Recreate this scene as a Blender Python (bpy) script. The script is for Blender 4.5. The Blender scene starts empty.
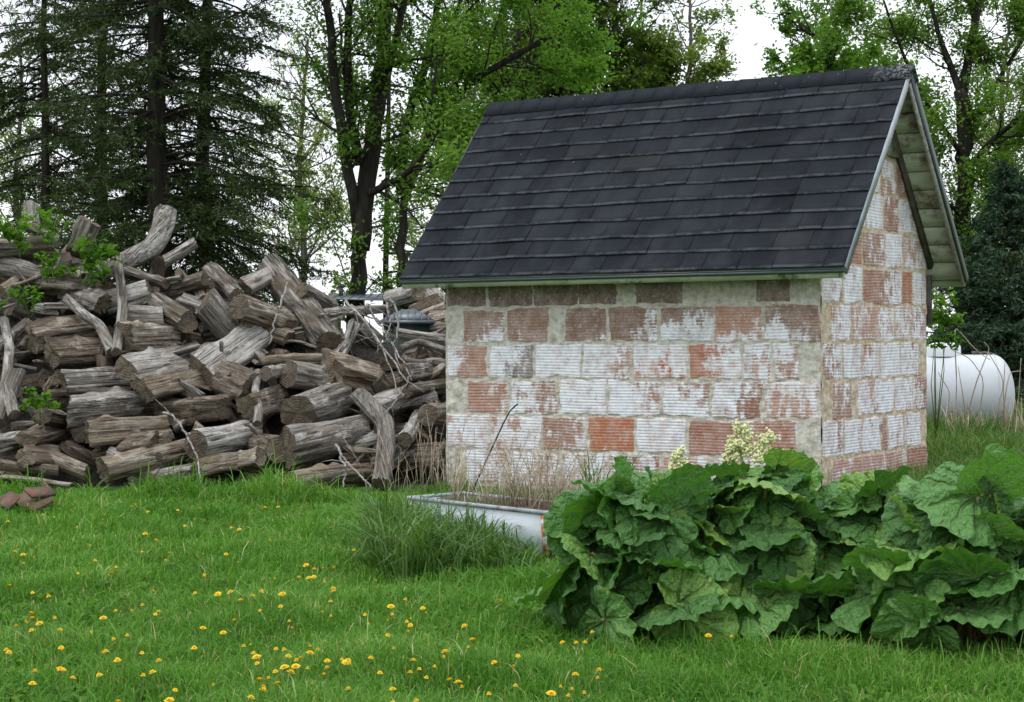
import bpy, math, random
import numpy as np
from mathutils import Vector, Matrix

random.seed(7)
RNG = np.random.default_rng(7)
S = bpy.context.scene
COL = S.collection

# ------------------------------------------------------------------ camera, light, exposure
FPX = 1722.24
CAM = Vector((5.1548, -12.4649, 1.312))
PITCH, ROLL, YAW = -0.0072, -0.0048, -0.5696
FW = Vector((math.sin(YAW) * math.cos(PITCH), math.cos(YAW) * math.cos(PITCH), math.sin(PITCH)))
_r = Vector((math.cos(YAW), -math.sin(YAW), 0))
_u = _r.cross(FW)
RT = _r * math.cos(ROLL) + _u * math.sin(ROLL)
UP = _u * math.cos(ROLL) - _r * math.sin(ROLL)
cd = bpy.data.cameras.new('camera')
cam = bpy.data.objects.new('camera', cd)
COL.objects.link(cam)
M = Matrix((RT, UP, -FW)).transposed().to_4x4()
M.translation = CAM
cam.matrix_world = M
cd.lens = FPX * 36 / 1024
cd.sensor_width = 36
cd.clip_start = 0.05
cd.clip_end = 2000
S.camera = cam

SUN_EL, SUN_AZ = math.radians(72), math.radians(205)     # azimuth measured from +Y clockwise
w = bpy.data.worlds.new('World')
S.world = w
w.use_nodes = True
nt = w.node_tree
nt.nodes.clear()
out = nt.nodes.new('ShaderNodeOutputWorld')
bg = nt.nodes.new('ShaderNodeBackground')
sky = nt.nodes.new('ShaderNodeTexSky')
sky.sky_type = 'NISHITA'
sky.sun_disc = False
sky.sun_elevation = SUN_EL
sky.sun_rotation = SUN_AZ
sky.air_density = 1.0
sky.dust_density = 3.0
tc = nt.nodes.new('ShaderNodeTexCoord')
nz = nt.nodes.new('ShaderNodeTexNoise')
nz.inputs['Scale'].default_value = 2.5
nz.inputs['Detail'].default_value = 5
nt.links.new(tc.outputs['Generated'], nz.inputs['Vector'])
cr = nt.nodes.new('ShaderNodeValToRGB')
cr.color_ramp.elements[0].position = 0.3
cr.color_ramp.elements[0].color = (7.7, 8.3, 9.2, 1)
cr.color_ramp.elements[1].position = 0.7
cr.color_ramp.elements[1].color = (10.1, 10.5, 11.1, 1)
nt.links.new(nz.outputs['Fac'], cr.inputs['Fac'])
mx = nt.nodes.new('ShaderNodeMix')
mx.data_type = 'RGBA'
mx.inputs[0].default_value = 0.86
nt.links.new(sky.outputs['Color'], mx.inputs[6])
sz_ = nt.nodes.new('ShaderNodeSeparateXYZ')
nt.links.new(tc.outputs['Generated'], sz_.inputs[0])
gr_ = nt.nodes.new('ShaderNodeValToRGB')          # cloud cover is brightest overhead
gr_.color_ramp.elements[0].position = 0.0
gr_.color_ramp.elements[0].color = (0.92, 0.885, 0.85, 1)
gr_.color_ramp.elements[1].position = 1.0
gr_.color_ramp.elements[1].color = (1.6, 1.62, 1.65, 1)
e_ = gr_.color_ramp.elements.new(0.25)
e_.color = (0.86, 0.855, 0.855, 1)
nt.links.new(sz_.outputs[2], gr_.inputs[0])
ml_ = nt.nodes.new('ShaderNodeMix')
ml_.data_type = 'RGBA'
ml_.blend_type = 'MULTIPLY'
ml_.inputs[0].default_value = 1
nt.links.new(cr.outputs['Color'], ml_.inputs[6])
nt.links.new(gr_.outputs['Color'], ml_.inputs[7])
nt.links.new(ml_.outputs[2], mx.inputs[7])
nt.links.new(mx.outputs[2], bg.inputs['Color'])
bg.inputs['Strength'].default_value = 0.11
nt.links.new(bg.outputs[0], out.inputs[0])

sl = bpy.data.lights.new('sun', 'SUN')
sl.energy = 0.9
sl.angle = math.radians(25)
sl.color = (1, 0.96, 0.9)
so = bpy.data.objects.new('sun', sl)
COL.objects.link(so)
sd = Vector((math.sin(SUN_AZ) * math.cos(SUN_EL), math.cos(SUN_AZ) * math.cos(SUN_EL), math.sin(SUN_EL)))
so.rotation_euler = sd.to_track_quat('Z', 'Y').to_euler()
so.location = (0, 0, 20)
S.view_settings.view_transform = 'Standard'
S.view_settings.look = 'None'
S.view_settings.gamma = 1
S.view_settings.use_curve_mapping = False
S.view_settings.exposure = 0.55
S.render.engine = 'CYCLES'
S.cycles.max_bounces = 7
S.cycles.diffuse_bounces = 4
S.cycles.glossy_bounces = 2
S.cycles.transmission_bounces = 3
S.cycles.transparent_max_bounces = 4


# ------------------------------------------------------------------ helpers
def R(px, py, d):
    """point of the place seen at picture position px, py at depth d"""
    return CAM + FW * d + RT * ((px - 512) / FPX * d) - UP * ((py - 351) / FPX * d)


def onz(px, py, z):
    v = FW + RT * ((px - 512) / FPX) - UP * ((py - 351) / FPX)
    return CAM + v * ((z - CAM.z) / v.z)


def front_x(px, py=380):
    v = FW + RT * ((px - 512) / FPX) - UP * ((py - 351) / FPX)
    return (CAM + v * (-CAM.y / v.y)).x


def gable_y(px, py=380):
    v = FW + RT * ((px - 512) / FPX) - UP * ((py - 351) / FPX)
    return (CAM + v * (-CAM.x / v.x)).y


FH = Vector((FW.x, FW.y, 0)).normalized()
RH = Vector((FH.y, -FH.x, 0))


def W(a, d, z=0.0):
    p = CAM + FH * d + RH * a
    return Vector((p.x, p.y, z))


def vnoise(P):
    P = np.asarray(P, float)
    i = np.floor(P).astype(np.int64)
    f = P - i
    u = f * f * (3 - 2 * f)
    r = 0.0
    for dx in (0, 1):
        wx = u[..., 0] if dx else 1 - u[..., 0]
        for dy in (0, 1):
            wy = u[..., 1] if dy else 1 - u[..., 1]
            for dz in (0, 1):
                wz = u[..., 2] if dz else 1 - u[..., 2]
                h = ((i[..., 0] + dx) * 73856093) ^ ((i[..., 1] + dy) * 19349663) ^ ((i[..., 2] + dz) * 83492791)
                h = (h * 2654435761 + 12345) & 0xFFFFFFFF
                h = ((h >> 13) ^ h) * 1274126177 & 0xFFFFFFFF
                r = r + wx * wy * wz * ((h & 0xFFFF) / 65535.0)
    return r


def fbm(P, o=4):
    P = np.asarray(P, float)
    s, a, t = 0.0, 0.5, 0.0
    for k in range(o):
        s = s + a * vnoise(P * (2 ** k) + 17.3 * k)
        t += a
        a *= 0.5
    return s / t


def mk(name, V, faces, mat=None, parent=None, smooth=False, uv=None, cols=None, flts=None, link=True, midx=None):
    """one mesh object from arrays; faces is a list of (m,k) index arrays"""
    V = np.asarray(V, np.float32).reshape(-1, 3)
    if isinstance(faces, np.ndarray):
        faces = [faces]
    faces = [np.asarray(f, np.int32) for f in faces if len(f)]
    me = bpy.data.meshes.new(name)
    loops = np.concatenate([f.ravel() for f in faces])
    tot = np.concatenate([np.full(len(f), f.shape[1], np.int32) for f in faces])
    st = np.concatenate([[0], np.cumsum(tot)[:-1]]).astype(np.int32)
    me.vertices.add(len(V))
    me.vertices.foreach_set('co', V.ravel())
    me.loops.add(len(loops))
    me.loops.foreach_set('vertex_index', loops)
    me.polygons.add(len(tot))
    me.polygons.foreach_set('loop_start', st)
    if smooth:
        me.polygons.foreach_set('use_smooth', np.ones(len(tot), bool))
    if midx is not None:
        me.polygons.foreach_set('material_index', np.asarray(midx, np.int32))
    if uv is not None:
        ul = me.uv_layers.new(name='UVMap')
        ul.data.foreach_set('uv', np.asarray(uv, np.float32)[loops].ravel())
    for k, c in (cols or {}).items():
        a = me.attributes.new(k, 'FLOAT_COLOR', 'POINT')
        c4 = np.ones((len(V), 4), np.float32)
        c4[:, :3] = c
        a.data.foreach_set('color', c4.ravel())
    for k, c in (flts or {}).items():
        a = me.attributes.new(k, 'FLOAT', 'POINT')
        a.data.foreach_set('value', np.asarray(c, np.float32))
    me.update(calc_edges=True)
    me.validate()
    for m in (mat if isinstance(mat, (list, tuple)) else [mat]):
        if m:
            me.materials.append(m)
    o = bpy.data.objects.new(name, me)
    if link:
        COL.objects.link(o)
    if parent:
        o.parent = parent
    return o


class MB:
    """collects boxes, bars and tubes for ONE mesh"""

    def __init__(self):
        self.v, self.q, self.t, self.n = [], [], [], 0

    def add(self, V, q=(), t=()):
        V = np.asarray(V, float).reshape(-1, 3)
        if len(q):
            self.q.append(np.asarray(q) + self.n)
        if len(t):
            self.t.append(np.asarray(t) + self.n)
        self.v.append(V)
        self.n += len(V)

    def hexa(self, P):
        self.add(P, [(0, 3, 2, 1), (4, 5, 6, 7), (0, 1, 5, 4), (1, 2, 6, 5), (2, 3, 7, 6), (3, 0, 4, 7)])

    def box(self, a, b):
        (x0, y0, z0), (x1, y1, z1) = a, b
        self.hexa([(x0, y0, z0), (x1, y0, z0), (x1, y1, z0), (x0, y1, z0),
                   (x0, y0, z1), (x1, y0, z1), (x1, y1, z1), (x0, y1, z1)])

    def bar(self, p, q, wv, hv):
        """box from p to q, half extents wv and hv (vectors)"""
        p, q, wv, hv = Vector(p), Vector(q), Vector(wv), Vector(hv)
        self.hexa([p - wv - hv, p + wv - hv, q + wv - hv, q - wv - hv, p - wv + hv, p + wv + hv, q + wv + hv, q - wv + hv])

    def tube(self, pts, rad, k=6, cap=True):
        pts = np.asarray([tuple(p) for p in pts], float)
        n = len(pts)
        rad = np.broadcast_to(np.asarray(rad, float), (n,))
        T = np.gradient(pts, axis=0)
        T /= np.linalg.norm(T, axis=1)[:, None] + 1e-9
        ref = np.array([0, 0, 1.0]) if abs(T[:, 2]).mean() < 0.85 else np.array([1.0, 0, 0])
        A = np.cross(T, ref)
        A /= np.linalg.norm(A, axis=1)[:, None] + 1e-9
        B = np.cross(T, A)
        th = np.arange(k) * 2 * math.pi / k
        V = pts[:, None] + rad[:, None, None] * (np.cos(th)[None, :, None] * A[:, None] + np.sin(th)[None, :, None] * B[:, None])
        i = np.arange(n - 1)[:, None] * k
        j = np.arange(k)[None, :]
        j2 = (j + 1) % k
        q = np.stack([i + j, i + j2, i + k + j2, i + k + j], -1).reshape(-1, 4)
        t = []
        Vv = V.reshape(-1, 3)
        if cap and k > 2:
            Vv = np.vstack([Vv, pts[:1], pts[-1:]])
            c0, c1 = n * k, n * k + 1
            for a in range(k):
                t.append((c0, (a + 1) % k, a))
                t.append((c1, (n - 1) * k + a, (n - 1) * k + (a + 1) % k))
        self.add(Vv, q, t)

    def sphere(self, c, r, nu=10, nv=6, sc=(1, 1, 1)):
        th = np.linspace(0, math.pi, nv + 1)
        ph = np.arange(nu) * 2 * math.pi / nu
        V = np.stack([np.outer(np.sin(th), np.cos(ph)), np.outer(np.sin(th), np.sin(ph)), np.outer(np.cos(th), np.ones(nu))], -1)
        V = V.reshape(-1, 3) * r * np.asarray(sc) + np.asarray(tuple(c))
        i = np.arange(nv)[:, None] * nu
        j = np.arange(nu)[None, :]
        q = np.stack([i + j, i + nu + j, i + nu + (j + 1) % nu, i + (j + 1) % nu], -1).reshape(-1, 4)
        self.add(V, q)

    def build(self, name, mat, parent=None, smooth=False, **kw):
        f = []
        if self.q:
            f.append(np.concatenate(self.q))
        if self.t:
            f.append(np.concatenate(self.t))
        return mk(name, np.concatenate(self.v), f, mat, parent, smooth, **kw)


def tag(o, label=None, cat=None, group=None, kind=None):
    if label:
        o['label'] = label
    if cat:
        o['category'] = cat
    if group:
        o['group'] = group
    if kind:
        o['kind'] = kind
    return o


def empty(name, loc=(0, 0, 0)):
    o = bpy.data.objects.new(name, None)
    o.location = loc
    COL.objects.link(o)
    return o


# ------------------------------------------------------------------ materials
class NT:
    def __init__(self, name, rough=0.85, spec=0.3):
        self.m = bpy.data.materials.new(name)
        self.m.use_nodes = True
        self.t = self.m.node_tree
        self.b = self.t.nodes['Principled BSDF']
        self.b.inputs['Roughness'].default_value = rough
        self.b.inputs['Specular IOR Level'].default_value = spec
        self.o = self.t.nodes['Material Output']
        self.coord = self.n('TexCoord').outputs['Object']

    def n(self, ty, **kw):
        nd = self.t.nodes.new('ShaderNode' + ty)
        for k, v in kw.items():
            setattr(nd, k, v)
        return nd

    def set(self, sock, v):
        if hasattr(v, 'is_output') or isinstance(v, bpy.types.NodeSocket):
            self.t.links.new(v, sock)
        else:
            if isinstance(v, (tuple, list)) and len(v) == 3 and sock.type == 'RGBA':
                v = tuple(v) + (1,)
            sock.default_value = v

    def noise(self, scale, detail=4, rough=0.55, vec=None, stretch=None, dist=0.0):
        v = vec or self.coord
        if stretch:
            mp = self.n('Mapping')
            self.t.links.new(v, mp.inputs[0])
            mp.inputs['Scale'].default_value = stretch
            v = mp.outputs[0]
        nd = self.n('TexNoise')
        self.t.links.new(v, nd.inputs['Vector'])
        nd.inputs['Scale'].default_value = scale
        nd.inputs['Detail'].default_value = detail
        nd.inputs['Roughness'].default_value = rough
        nd.inputs['Distortion'].default_value = dist
        return nd.outputs['Fac']

    def mix(self, f, a, b, mode='MIX'):
        nd = self.n('Mix', data_type='RGBA', blend_type=mode)
        self.set(nd.inputs[0], f)
        self.set(nd.inputs[6], a)
        self.set(nd.inputs[7], b)
        return nd.outputs[2]

    def math(self, op, a, b=0.0, c=None):
        nd = self.n('Math', operation=op)
        self.set(nd.inputs[0], a)
        self.set(nd.inputs[1], b)
        if c is not None:
            self.set(nd.inputs[2], c)
        return nd.outputs[0]

    def step(self, v, lo, hi, a=0.0, b=1.0):
        nd = self.n('MapRange', interpolation_type='SMOOTHSTEP')
        self.set(nd.inputs[0], v)
        self.set(nd.inputs[1], lo)
        self.set(nd.inputs[2], hi)
        self.set(nd.inputs[3], a)
        self.set(nd.inputs[4], b)
        return nd.outputs[0]

    def ramp(self, v, stops):
        nd = self.n('ValToRGB')
        e = nd.color_ramp.elements
        while len(e) < len(stops):
            e.new(0.5)
        for x, (p, c) in zip(e, stops):
            x.position = p
            x.color = tuple(c) + (1,)
        self.set(nd.inputs[0], v)
        return nd.outputs[0]

    def attr(self, name, what='Fac'):
        return self.n('Attribute', attribute_name=name).outputs[what]

    def island(self):
        return self.n('NewGeometry').outputs['Random Per Island']

    def objrand(self):
        return self.n('ObjectInfo').outputs['Random']

    def bump(self, h, strength=0.5, dist=0.02):
        nd = self.n('Bump')
        nd.inputs['Strength'].default_value = strength
        nd.inputs['Distance'].default_value = dist
        self.set(nd.inputs['Height'], h)
        self.t.links.new(nd.outputs[0], self.b.inputs['Normal'])

    def col(self, c):
        self.set(self.b.inputs['Base Color'], c)
        return self

    def leafy(self, c, trans=0.35, tint=(1.15, 1.25, 0.5)):
        """leaf: diffuse with some light passing through"""
        self.col(c)
        tr = self.n('BsdfTranslucent')
        self.set(tr.inputs[0], self.mix(1.0, c, tint, 'MULTIPLY'))
        ms = self.n('MixShader')
        ms.inputs[0].default_value = trans
        self.t.links.new(self.b.outputs[0], ms.inputs[1])
        self.t.links.new(tr.outputs[0], ms.inputs[2])
        self.t.links.new(ms.outputs[0], self.o.inputs[0])
        return self.m


MAT = {}


def leafmat(name, c0, c1, c2, trans=0.35, nscale=0.6, rough=0.65):
    t = NT(name, rough, 0.12)
    r = t.island()
    n = t.noise(nscale, 2)
    f = t.math('ADD', t.math('MULTIPLY', r, 0.6), t.math('MULTIPLY', t.step(n, 0.3, 0.7), 0.4))
    return t.leafy(t.ramp(f, [(0.05, c0), (0.5, c1), (0.95, c2)]), trans)


MAT['maple_leaf'] = leafmat('maple_leaf', (0.08, 0.155, 0.03), (0.13, 0.235, 0.045), (0.2, 0.32, 0.075), 0.5)
MAT['bright_leaf'] = leafmat('bright_leaf', (0.07, 0.15, 0.024), (0.11, 0.225, 0.036), (0.17, 0.305, 0.06), 0.5)
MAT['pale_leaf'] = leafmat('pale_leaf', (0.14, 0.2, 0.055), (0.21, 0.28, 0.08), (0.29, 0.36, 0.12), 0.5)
MAT['dark_leaf'] = leafmat('dark_leaf', (0.05, 0.085, 0.016), (0.08, 0.13, 0.022), (0.125, 0.19, 0.034), 0.42)
MAT['sprig_leaf'] = leafmat('sprig_leaf', (0.06, 0.15, 0.016), (0.09, 0.2, 0.022), (0.13, 0.26, 0.035), 0.45)
MAT['needle'] = leafmat('needle', (0.03, 0.05, 0.017), (0.05, 0.08, 0.025), (0.085, 0.125, 0.038), 0.25)
MAT['blue_needle'] = leafmat('blue_needle', (0.02, 0.045, 0.026), (0.034, 0.07, 0.038), (0.07, 0.115, 0.058), 0.15)
MAT['grass'] = leafmat('grass', (0.075, 0.15, 0.02), (0.12, 0.225, 0.032), (0.23, 0.32, 0.09), 0.38, 1.1)
t = NT('lawn_blade', 0.6, 0.15)
ri = t.island()
c = t.ramp(t.math('ADD', t.math('MULTIPLY', ri, 0.65), t.math('MULTIPLY', t.step(t.noise(1.1, 3), 0.3, 0.7), 0.35)),
           [(0.05, (0.05, 0.145, 0.016)), (0.5, (0.09, 0.225, 0.026)), (0.8, (0.145, 0.3, 0.045)), (0.95, (0.28, 0.39, 0.14))])
c = t.mix(t.step(t.noise(0.9, 4, 0.65), 0.6, 0.72, 0, 0.5), c, (0.16, 0.17, 0.06))
c = t.mix(t.step(ri, 0.968, 0.972), c, (0.42, 0.36, 0.18))
MAT['grass'] = t.leafy(c, 0.36)
MAT['rank_grass'] = leafmat('rank_grass', (0.045, 0.1, 0.02), (0.075, 0.155, 0.034), (0.15, 0.24, 0.075), 0.32, 2.0, 0.5)
MAT['field_grass'] = leafmat('field_grass', (0.055, 0.12, 0.026), (0.09, 0.17, 0.036), (0.17, 0.24, 0.08), 0.3, 1.5)
MAT['straw'] = leafmat('straw', (0.2, 0.15, 0.095), (0.36, 0.29, 0.2), (0.58, 0.51, 0.39), 0.1, 3)

t = NT('soil', 0.95)
t.col(t.ramp(t.noise(1.3, 6, 0.65), [(0.3, (0.035, 0.07, 0.014)), (0.55, (0.06, 0.115, 0.022)), (0.75, (0.1, 0.105, 0.045))]))
t.bump(t.noise(30, 4), 0.6, 0.03)
MAT['ground'] = t.m
t = NT('bed_soil', 0.95)
t.col(t.ramp(t.noise(25, 5, 0.7), [(0.3, (0.05, 0.036, 0.025)), (0.7, (0.15, 0.12, 0.09))]))
t.bump(t.noise(60, 4), 0.8, 0.02)
MAT['bed_soil'] = t.m

# weathered wood of the logs: local X runs along the log
t = NT('bark', 0.92, 0.2)
g = t.noise(7, 6, 0.65, stretch=(0.35, 2.6, 2.6), dist=0.3)
b = t.noise(3, 4, 0.6)
c = t.ramp(g, [(0.4, (0.02, 0.017, 0.014)), (0.5, (0.14, 0.122, 0.1)), (0.62, (0.36, 0.33, 0.29))])
c = t.mix(t.step(b, 0.5, 0.75), c, (0.10, 0.075, 0.05))
c = t.mix(t.math('MULTIPLY', t.objrand(), 0.2), c, (0.22, 0.2, 0.17))
t.col(c)
t.bump(g, 1.0, 0.06)
MAT['bark'] = t.m


def woodmat(name, lo, mid, hi, stain, stain_amt=0.6):
    t = NT(name, 0.88, 0.2)
    g = t.noise(8, 8, 0.74, stretch=(0.16, 3.0, 3.0), dist=0.5)
    f = t.noise(24, 4, 0.65, stretch=(0.07, 2.5, 2.5))
    b = t.noise(4.0, 6, 0.66, stretch=(0.7, 1.4, 1.4))
    w2 = t.noise(7, 5, 0.7, stretch=(0.8, 1.2, 1.2), dist=0.6)
    c = t.ramp(g, [(0.3, tuple(x * .55 for x in lo)), (0.42, lo), (0.51, mid), (0.64, hi)])
    c = t.mix(t.math('MULTIPLY', t.step(b, 0.47, 0.62), stain_amt), c, stain)
    c = t.mix(t.step(w2, 0.52, 0.66, 0, 0.75), c, (min(.72, hi[0] * 1.3), min(.71, hi[1] * 1.33), min(.7, hi[2] * 1.38)))
    bk = t.ramp(t.noise(9, 6, 0.7, stretch=(0.4, 2.4, 2.4), dist=0.4), [(0.36, (0.022, 0.018, 0.014)), (0.5, (0.095, 0.08, 0.064)), (0.64, (0.24, 0.22, 0.19))])
    bm = t.math('MULTIPLY', t.attr('barked'), t.step(t.noise(3.3, 5, 0.65), 0.36, 0.5))
    c = t.mix(bm, c, bk)
    c = t.mix(t.step(f, 0.54, 0.62, 0, 0.85), c, (0.03, 0.024, 0.019))
    c = t.mix(t.step(t.noise(30, 3, 0.6), 0.62, 0.72, 0, 0.5), c, (0.05, 0.042, 0.034))
    c = t.mix(t.math('MULTIPLY', t.math('POWER', t.objrand(), 1.6), 0.55), c, (mid[0] * .5, mid[1] * .44, mid[2] * .38))
    t.col(c)
    t.bump(t.math('ADD', g, t.math('MULTIPLY', f, -0.9)), 1.0, 0.05)
    return t.m


MAT['grey'] = woodmat('grey_wood', (0.16, 0.145, 0.125), (0.34, 0.315, 0.28), (0.54, 0.515, 0.47), (0.24, 0.19, 0.14))
MAT['pale'] = woodmat('bleached_wood', (0.33, 0.31, 0.275), (0.53, 0.51, 0.47), (0.7, 0.68, 0.64), (0.33, 0.27, 0.2), 0.6)
MAT['tan'] = woodmat('tan_wood', (0.17, 0.125, 0.085), (0.36, 0.285, 0.205), (0.55, 0.475, 0.38), (0.44, 0.4, 0.34))
MAT['brown'] = woodmat('brown_wood', (0.11, 0.085, 0.062), (0.23, 0.18, 0.135), (0.38, 0.32, 0.255), (0.15, 0.105, 0.07))

t = NT('cut_end', 0.9, 0.15)
sx = t.n('SeparateXYZ')
t.t.links.new(t.coord, sx.inputs[0])
rad = t.math('SQRT', t.math('ADD', t.math('MULTIPLY', sx.outputs[1], sx.outputs[1]), t.math('MULTIPLY', sx.outputs[2], sx.outputs[2])))
rn = t.math('SINE', t.math('ADD', t.math('MULTIPLY', rad, 260), t.math('MULTIPLY', t.noise(9, 3), 9)))
c = t.ramp(t.noise(10, 5, 0.65), [(0.3, (0.08, 0.06, 0.042)), (0.5, (0.2, 0.155, 0.11)), (0.72, (0.36, 0.31, 0.24))])
c = t.mix(t.step(rn, 0.2, 1, 0, 0.22), c, (0.07, 0.05, 0.035))
c = t.mix(t.step(t.noise(5, 5, 0.7), 0.5, 0.65, 0, 0.7), c, (0.035, 0.03, 0.025))
c = t.mix(t.math('MULTIPLY', t.objrand(), 0.55), c, (0.09, 0.075, 0.06))
t.col(c)
t.bump(t.math('ADD', t.noise(30, 5, 0.7), t.math('MULTIPLY', rn, 0.08)), 0.9, 0.03)
MAT['end'] = t.m
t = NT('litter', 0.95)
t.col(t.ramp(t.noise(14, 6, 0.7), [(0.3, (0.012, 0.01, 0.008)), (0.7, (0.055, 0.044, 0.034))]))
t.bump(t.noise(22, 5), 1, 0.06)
MAT['litter'] = t.m  # near-black, so the gaps between the logs read as shade

t = NT('trunk_bark', 0.92, 0.15)
g = t.noise(6, 6, 0.65, stretch=(2.2, 2.2, 0.35), dist=0.4)
t.col(t.ramp(g, [(0.32, (0.012, 0.010, 0.008)), (0.52, (0.03, 0.026, 0.021)), (0.75, (0.065, 0.057, 0.046))]))
t.bump(g, 0.9, 0.05)
MAT['trunk'] = t.m
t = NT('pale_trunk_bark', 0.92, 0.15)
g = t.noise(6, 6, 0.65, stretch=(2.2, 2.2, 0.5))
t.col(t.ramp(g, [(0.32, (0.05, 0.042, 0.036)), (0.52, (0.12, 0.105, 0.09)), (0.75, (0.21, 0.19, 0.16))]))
MAT['pale_trunk'] = t.m

# tile wall: attributes laid per block carry clay colour, how much paint is left, mortar, rib height
t = NT('painted_clay_tile', 0.85, 0.25)
clay = t.attr('clay', 'Color')
pn = t.noise(7, 5, 0.6)
pf = t.noise(42, 4, 0.65, stretch=(0.6, 0.6, 1.6))
pv = t.noise(17, 4, 0.6, stretch=(1.3, 1.3, 0.45))
f = t.math('ADD', t.math('MULTIPLY', pn, 0.6), t.math('ADD', t.math('MULTIPLY', pf, 0.3), t.math('MULTIPLY', pv, 0.5)))
f = t.math('ADD', f, t.math('MULTIPLY', t.math('SUBTRACT', t.attr('rib'), 0.75), -0.10))
thr = t.math('SUBTRACT', 1.0, t.math('MULTIPLY', t.attr('paint'), 0.57))
pm = t.step(t.math('SUBTRACT', f, thr), -0.05, 0.05)
thin = t.step(t.math('ADD', t.noise(12, 5, 0.7), t.math('MULTIPLY', t.noise(3.1, 2), 0.6)), 0.55, 0.88, 0.45, 1.0)
pa_ = t.math('MULTIPLY', pm, thin)
white = t.ramp(t.noise(11, 5, 0.7), [(0.28, (0.47, 0.45, 0.46)), (0.48, (0.72, 0.715, 0.745)), (0.72, (0.82, 0.825, 0.86))])
white = t.mix(t.step(t.noise(4, 3), 0.5, 0.8, 0, 0.4), white, (0.6, 0.47, 0.43))
cl = t.mix(t.step(t.noise(20, 5, 0.7), 0.35, 0.75, 0, 0.6), clay, t.mix(1.0, clay, (0.55, 0.5, 0.48), 'MULTIPLY'))
cl = t.mix(t.step(t.noise(8, 6, 0.7), 0.38, 0.7, 0.06, 0.42), cl, (0.62, 0.53, 0.49))
cl = t.mix(t.step(t.noise(45, 3), 0.54, 0.7, 0, 0.5), cl, (0.52, 0.48, 0.46))
mor = t.ramp(t.noise(18, 6, 0.7), [(0.3, (0.25, 0.22, 0.17)), (0.47, (0.47, 0.435, 0.36)), (0.66, (0.66, 0.63, 0.56))])
mor = t.mix(1.0, mor, t.attr('mtint', 'Color'), 'MULTIPLY')
mf = t.step(t.math('ADD', t.attr('mortar'), t.math('MULTIPLY', t.math('SUBTRACT', t.noise(50, 3), 0.5), 0.5)), 0.35, 0.65)
mor = t.mix(t.step(pn, 0.5, 0.66, 0, 0.6), mor, (0.6, 0.59, 0.57))
smear = t.math('MULTIPLY', t.step(t.noise(9, 5, 0.7), 0.6, 0.72), 0.6)
face = t.mix(smear, t.mix(pa_, cl, white), mor)
c = t.mix(mf, face, mor)
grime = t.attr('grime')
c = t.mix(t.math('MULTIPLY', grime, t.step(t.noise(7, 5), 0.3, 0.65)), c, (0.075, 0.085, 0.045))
t.col(c)
t.bump(t.math('ADD', t.noise(60, 4), t.math('MULTIPLY', pm, 0.6)), 0.35, 0.006)
MAT['tile'] = t.m

t = NT('shingle', 0.95, 0.08)
uvn = t.n('UVMap')
su = t.n('SeparateXYZ')
t.t.links.new(uvn.outputs[0], su.inputs[0])
gr = t.noise(170, 2, 0.7)
bl = t.noise(9, 5, 0.65)
fade = t.noise(1.7, 4, 0.6, stretch=(1.6, .6, .6))
r = t.island()
c = t.ramp(r, [(0.0, (0.0085, 0.0100, 0.0125)), (0.5, (0.0125, 0.0145, 0.0175)), (0.97, (0.0165, 0.019, 0.0225)), (1.0, (0.022, 0.0215, 0.022))])
wear = t.math('MULTIPLY', t.step(su.outputs[1], 0.62, 0.0), t.step(bl, 0.3, 0.7, 0.35, 1))
c = t.mix(t.math('MULTIPLY', wear, 0.4), c, (0.036, 0.044, 0.054))
c = t.mix(t.step(fade, 0.42, 0.68, 0, 0.5), c, (0.034, 0.037, 0.042))
lip = t.math('MULTIPLY', t.step(su.outputs[1], 0.2, 0.02), t.step(t.noise(5, 5, 0.7), 0.36, 0.6, 0.1, 1))
c = t.mix(t.math('MULTIPLY', lip, 0.65), c, (0.15, 0.16, 0.18))
c = t.mix(t.step(gr, 0.5, 0.75, 0, 0.4), c, (0.052, 0.058, 0.068))
c = t.mix(t.step(t.noise(13, 3), 0.73, 0.78, 0, 0.35), c, (0.3, 0.3, 0.3))
t.col(c)
t.bump(gr, 0.5, 0.004)
MAT['shingle'] = t.m
t = NT('ridge_shingle', 0.95, 0.08)
gr = t.noise(170, 2, 0.7)
c = t.mix(t.step(gr, 0.45, 0.7, 0, 0.5), (0.013, 0.016, 0.02), (0.05, 0.055, 0.064))
sp = t.noise(19, 2, 0.5, stretch=(1, .8, .8))
c = t.mix(t.step(sp, 0.72, 0.8, 0, .6), c, (0.62, 0.62, 0.6))
sx = t.n('SeparateXYZ')
t.t.links.new(t.coord, sx.inputs[0])
lich = t.math('MULTIPLY', t.step(sx.outputs[0], -0.15, 0.3), t.step(t.noise(30, 4, 0.7), 0.45, 0.62))
c = t.mix(t.math('MULTIPLY', lich, 0.5), c, (0.3, 0.32, 0.31))
t.col(c)
t.bump(gr, 0.5, 0.004)
MAT['ridge'] = t.m


def plain(name, c0, c1, scale=12, rough=0.6, spec=0.4, stretch=None, metal=0.0, stain=None, bump=0.2, thr=(0.55, 0.68)):
    t = NT(name, rough, spec)
    n = t.noise(scale, 5, 0.65, stretch=stretch)
    c = t.mix(t.step(n, 0.3, 0.72), c0, c1)
    if stain:
        c = t.mix(t.step(t.noise(scale * 0.6, 6, 0.7), *thr), c, stain)
    t.col(c)
    t.b.inputs['Metallic'].default_value = metal
    if bump:
        t.bump(n, bump, 0.01)
    return t.m


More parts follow.
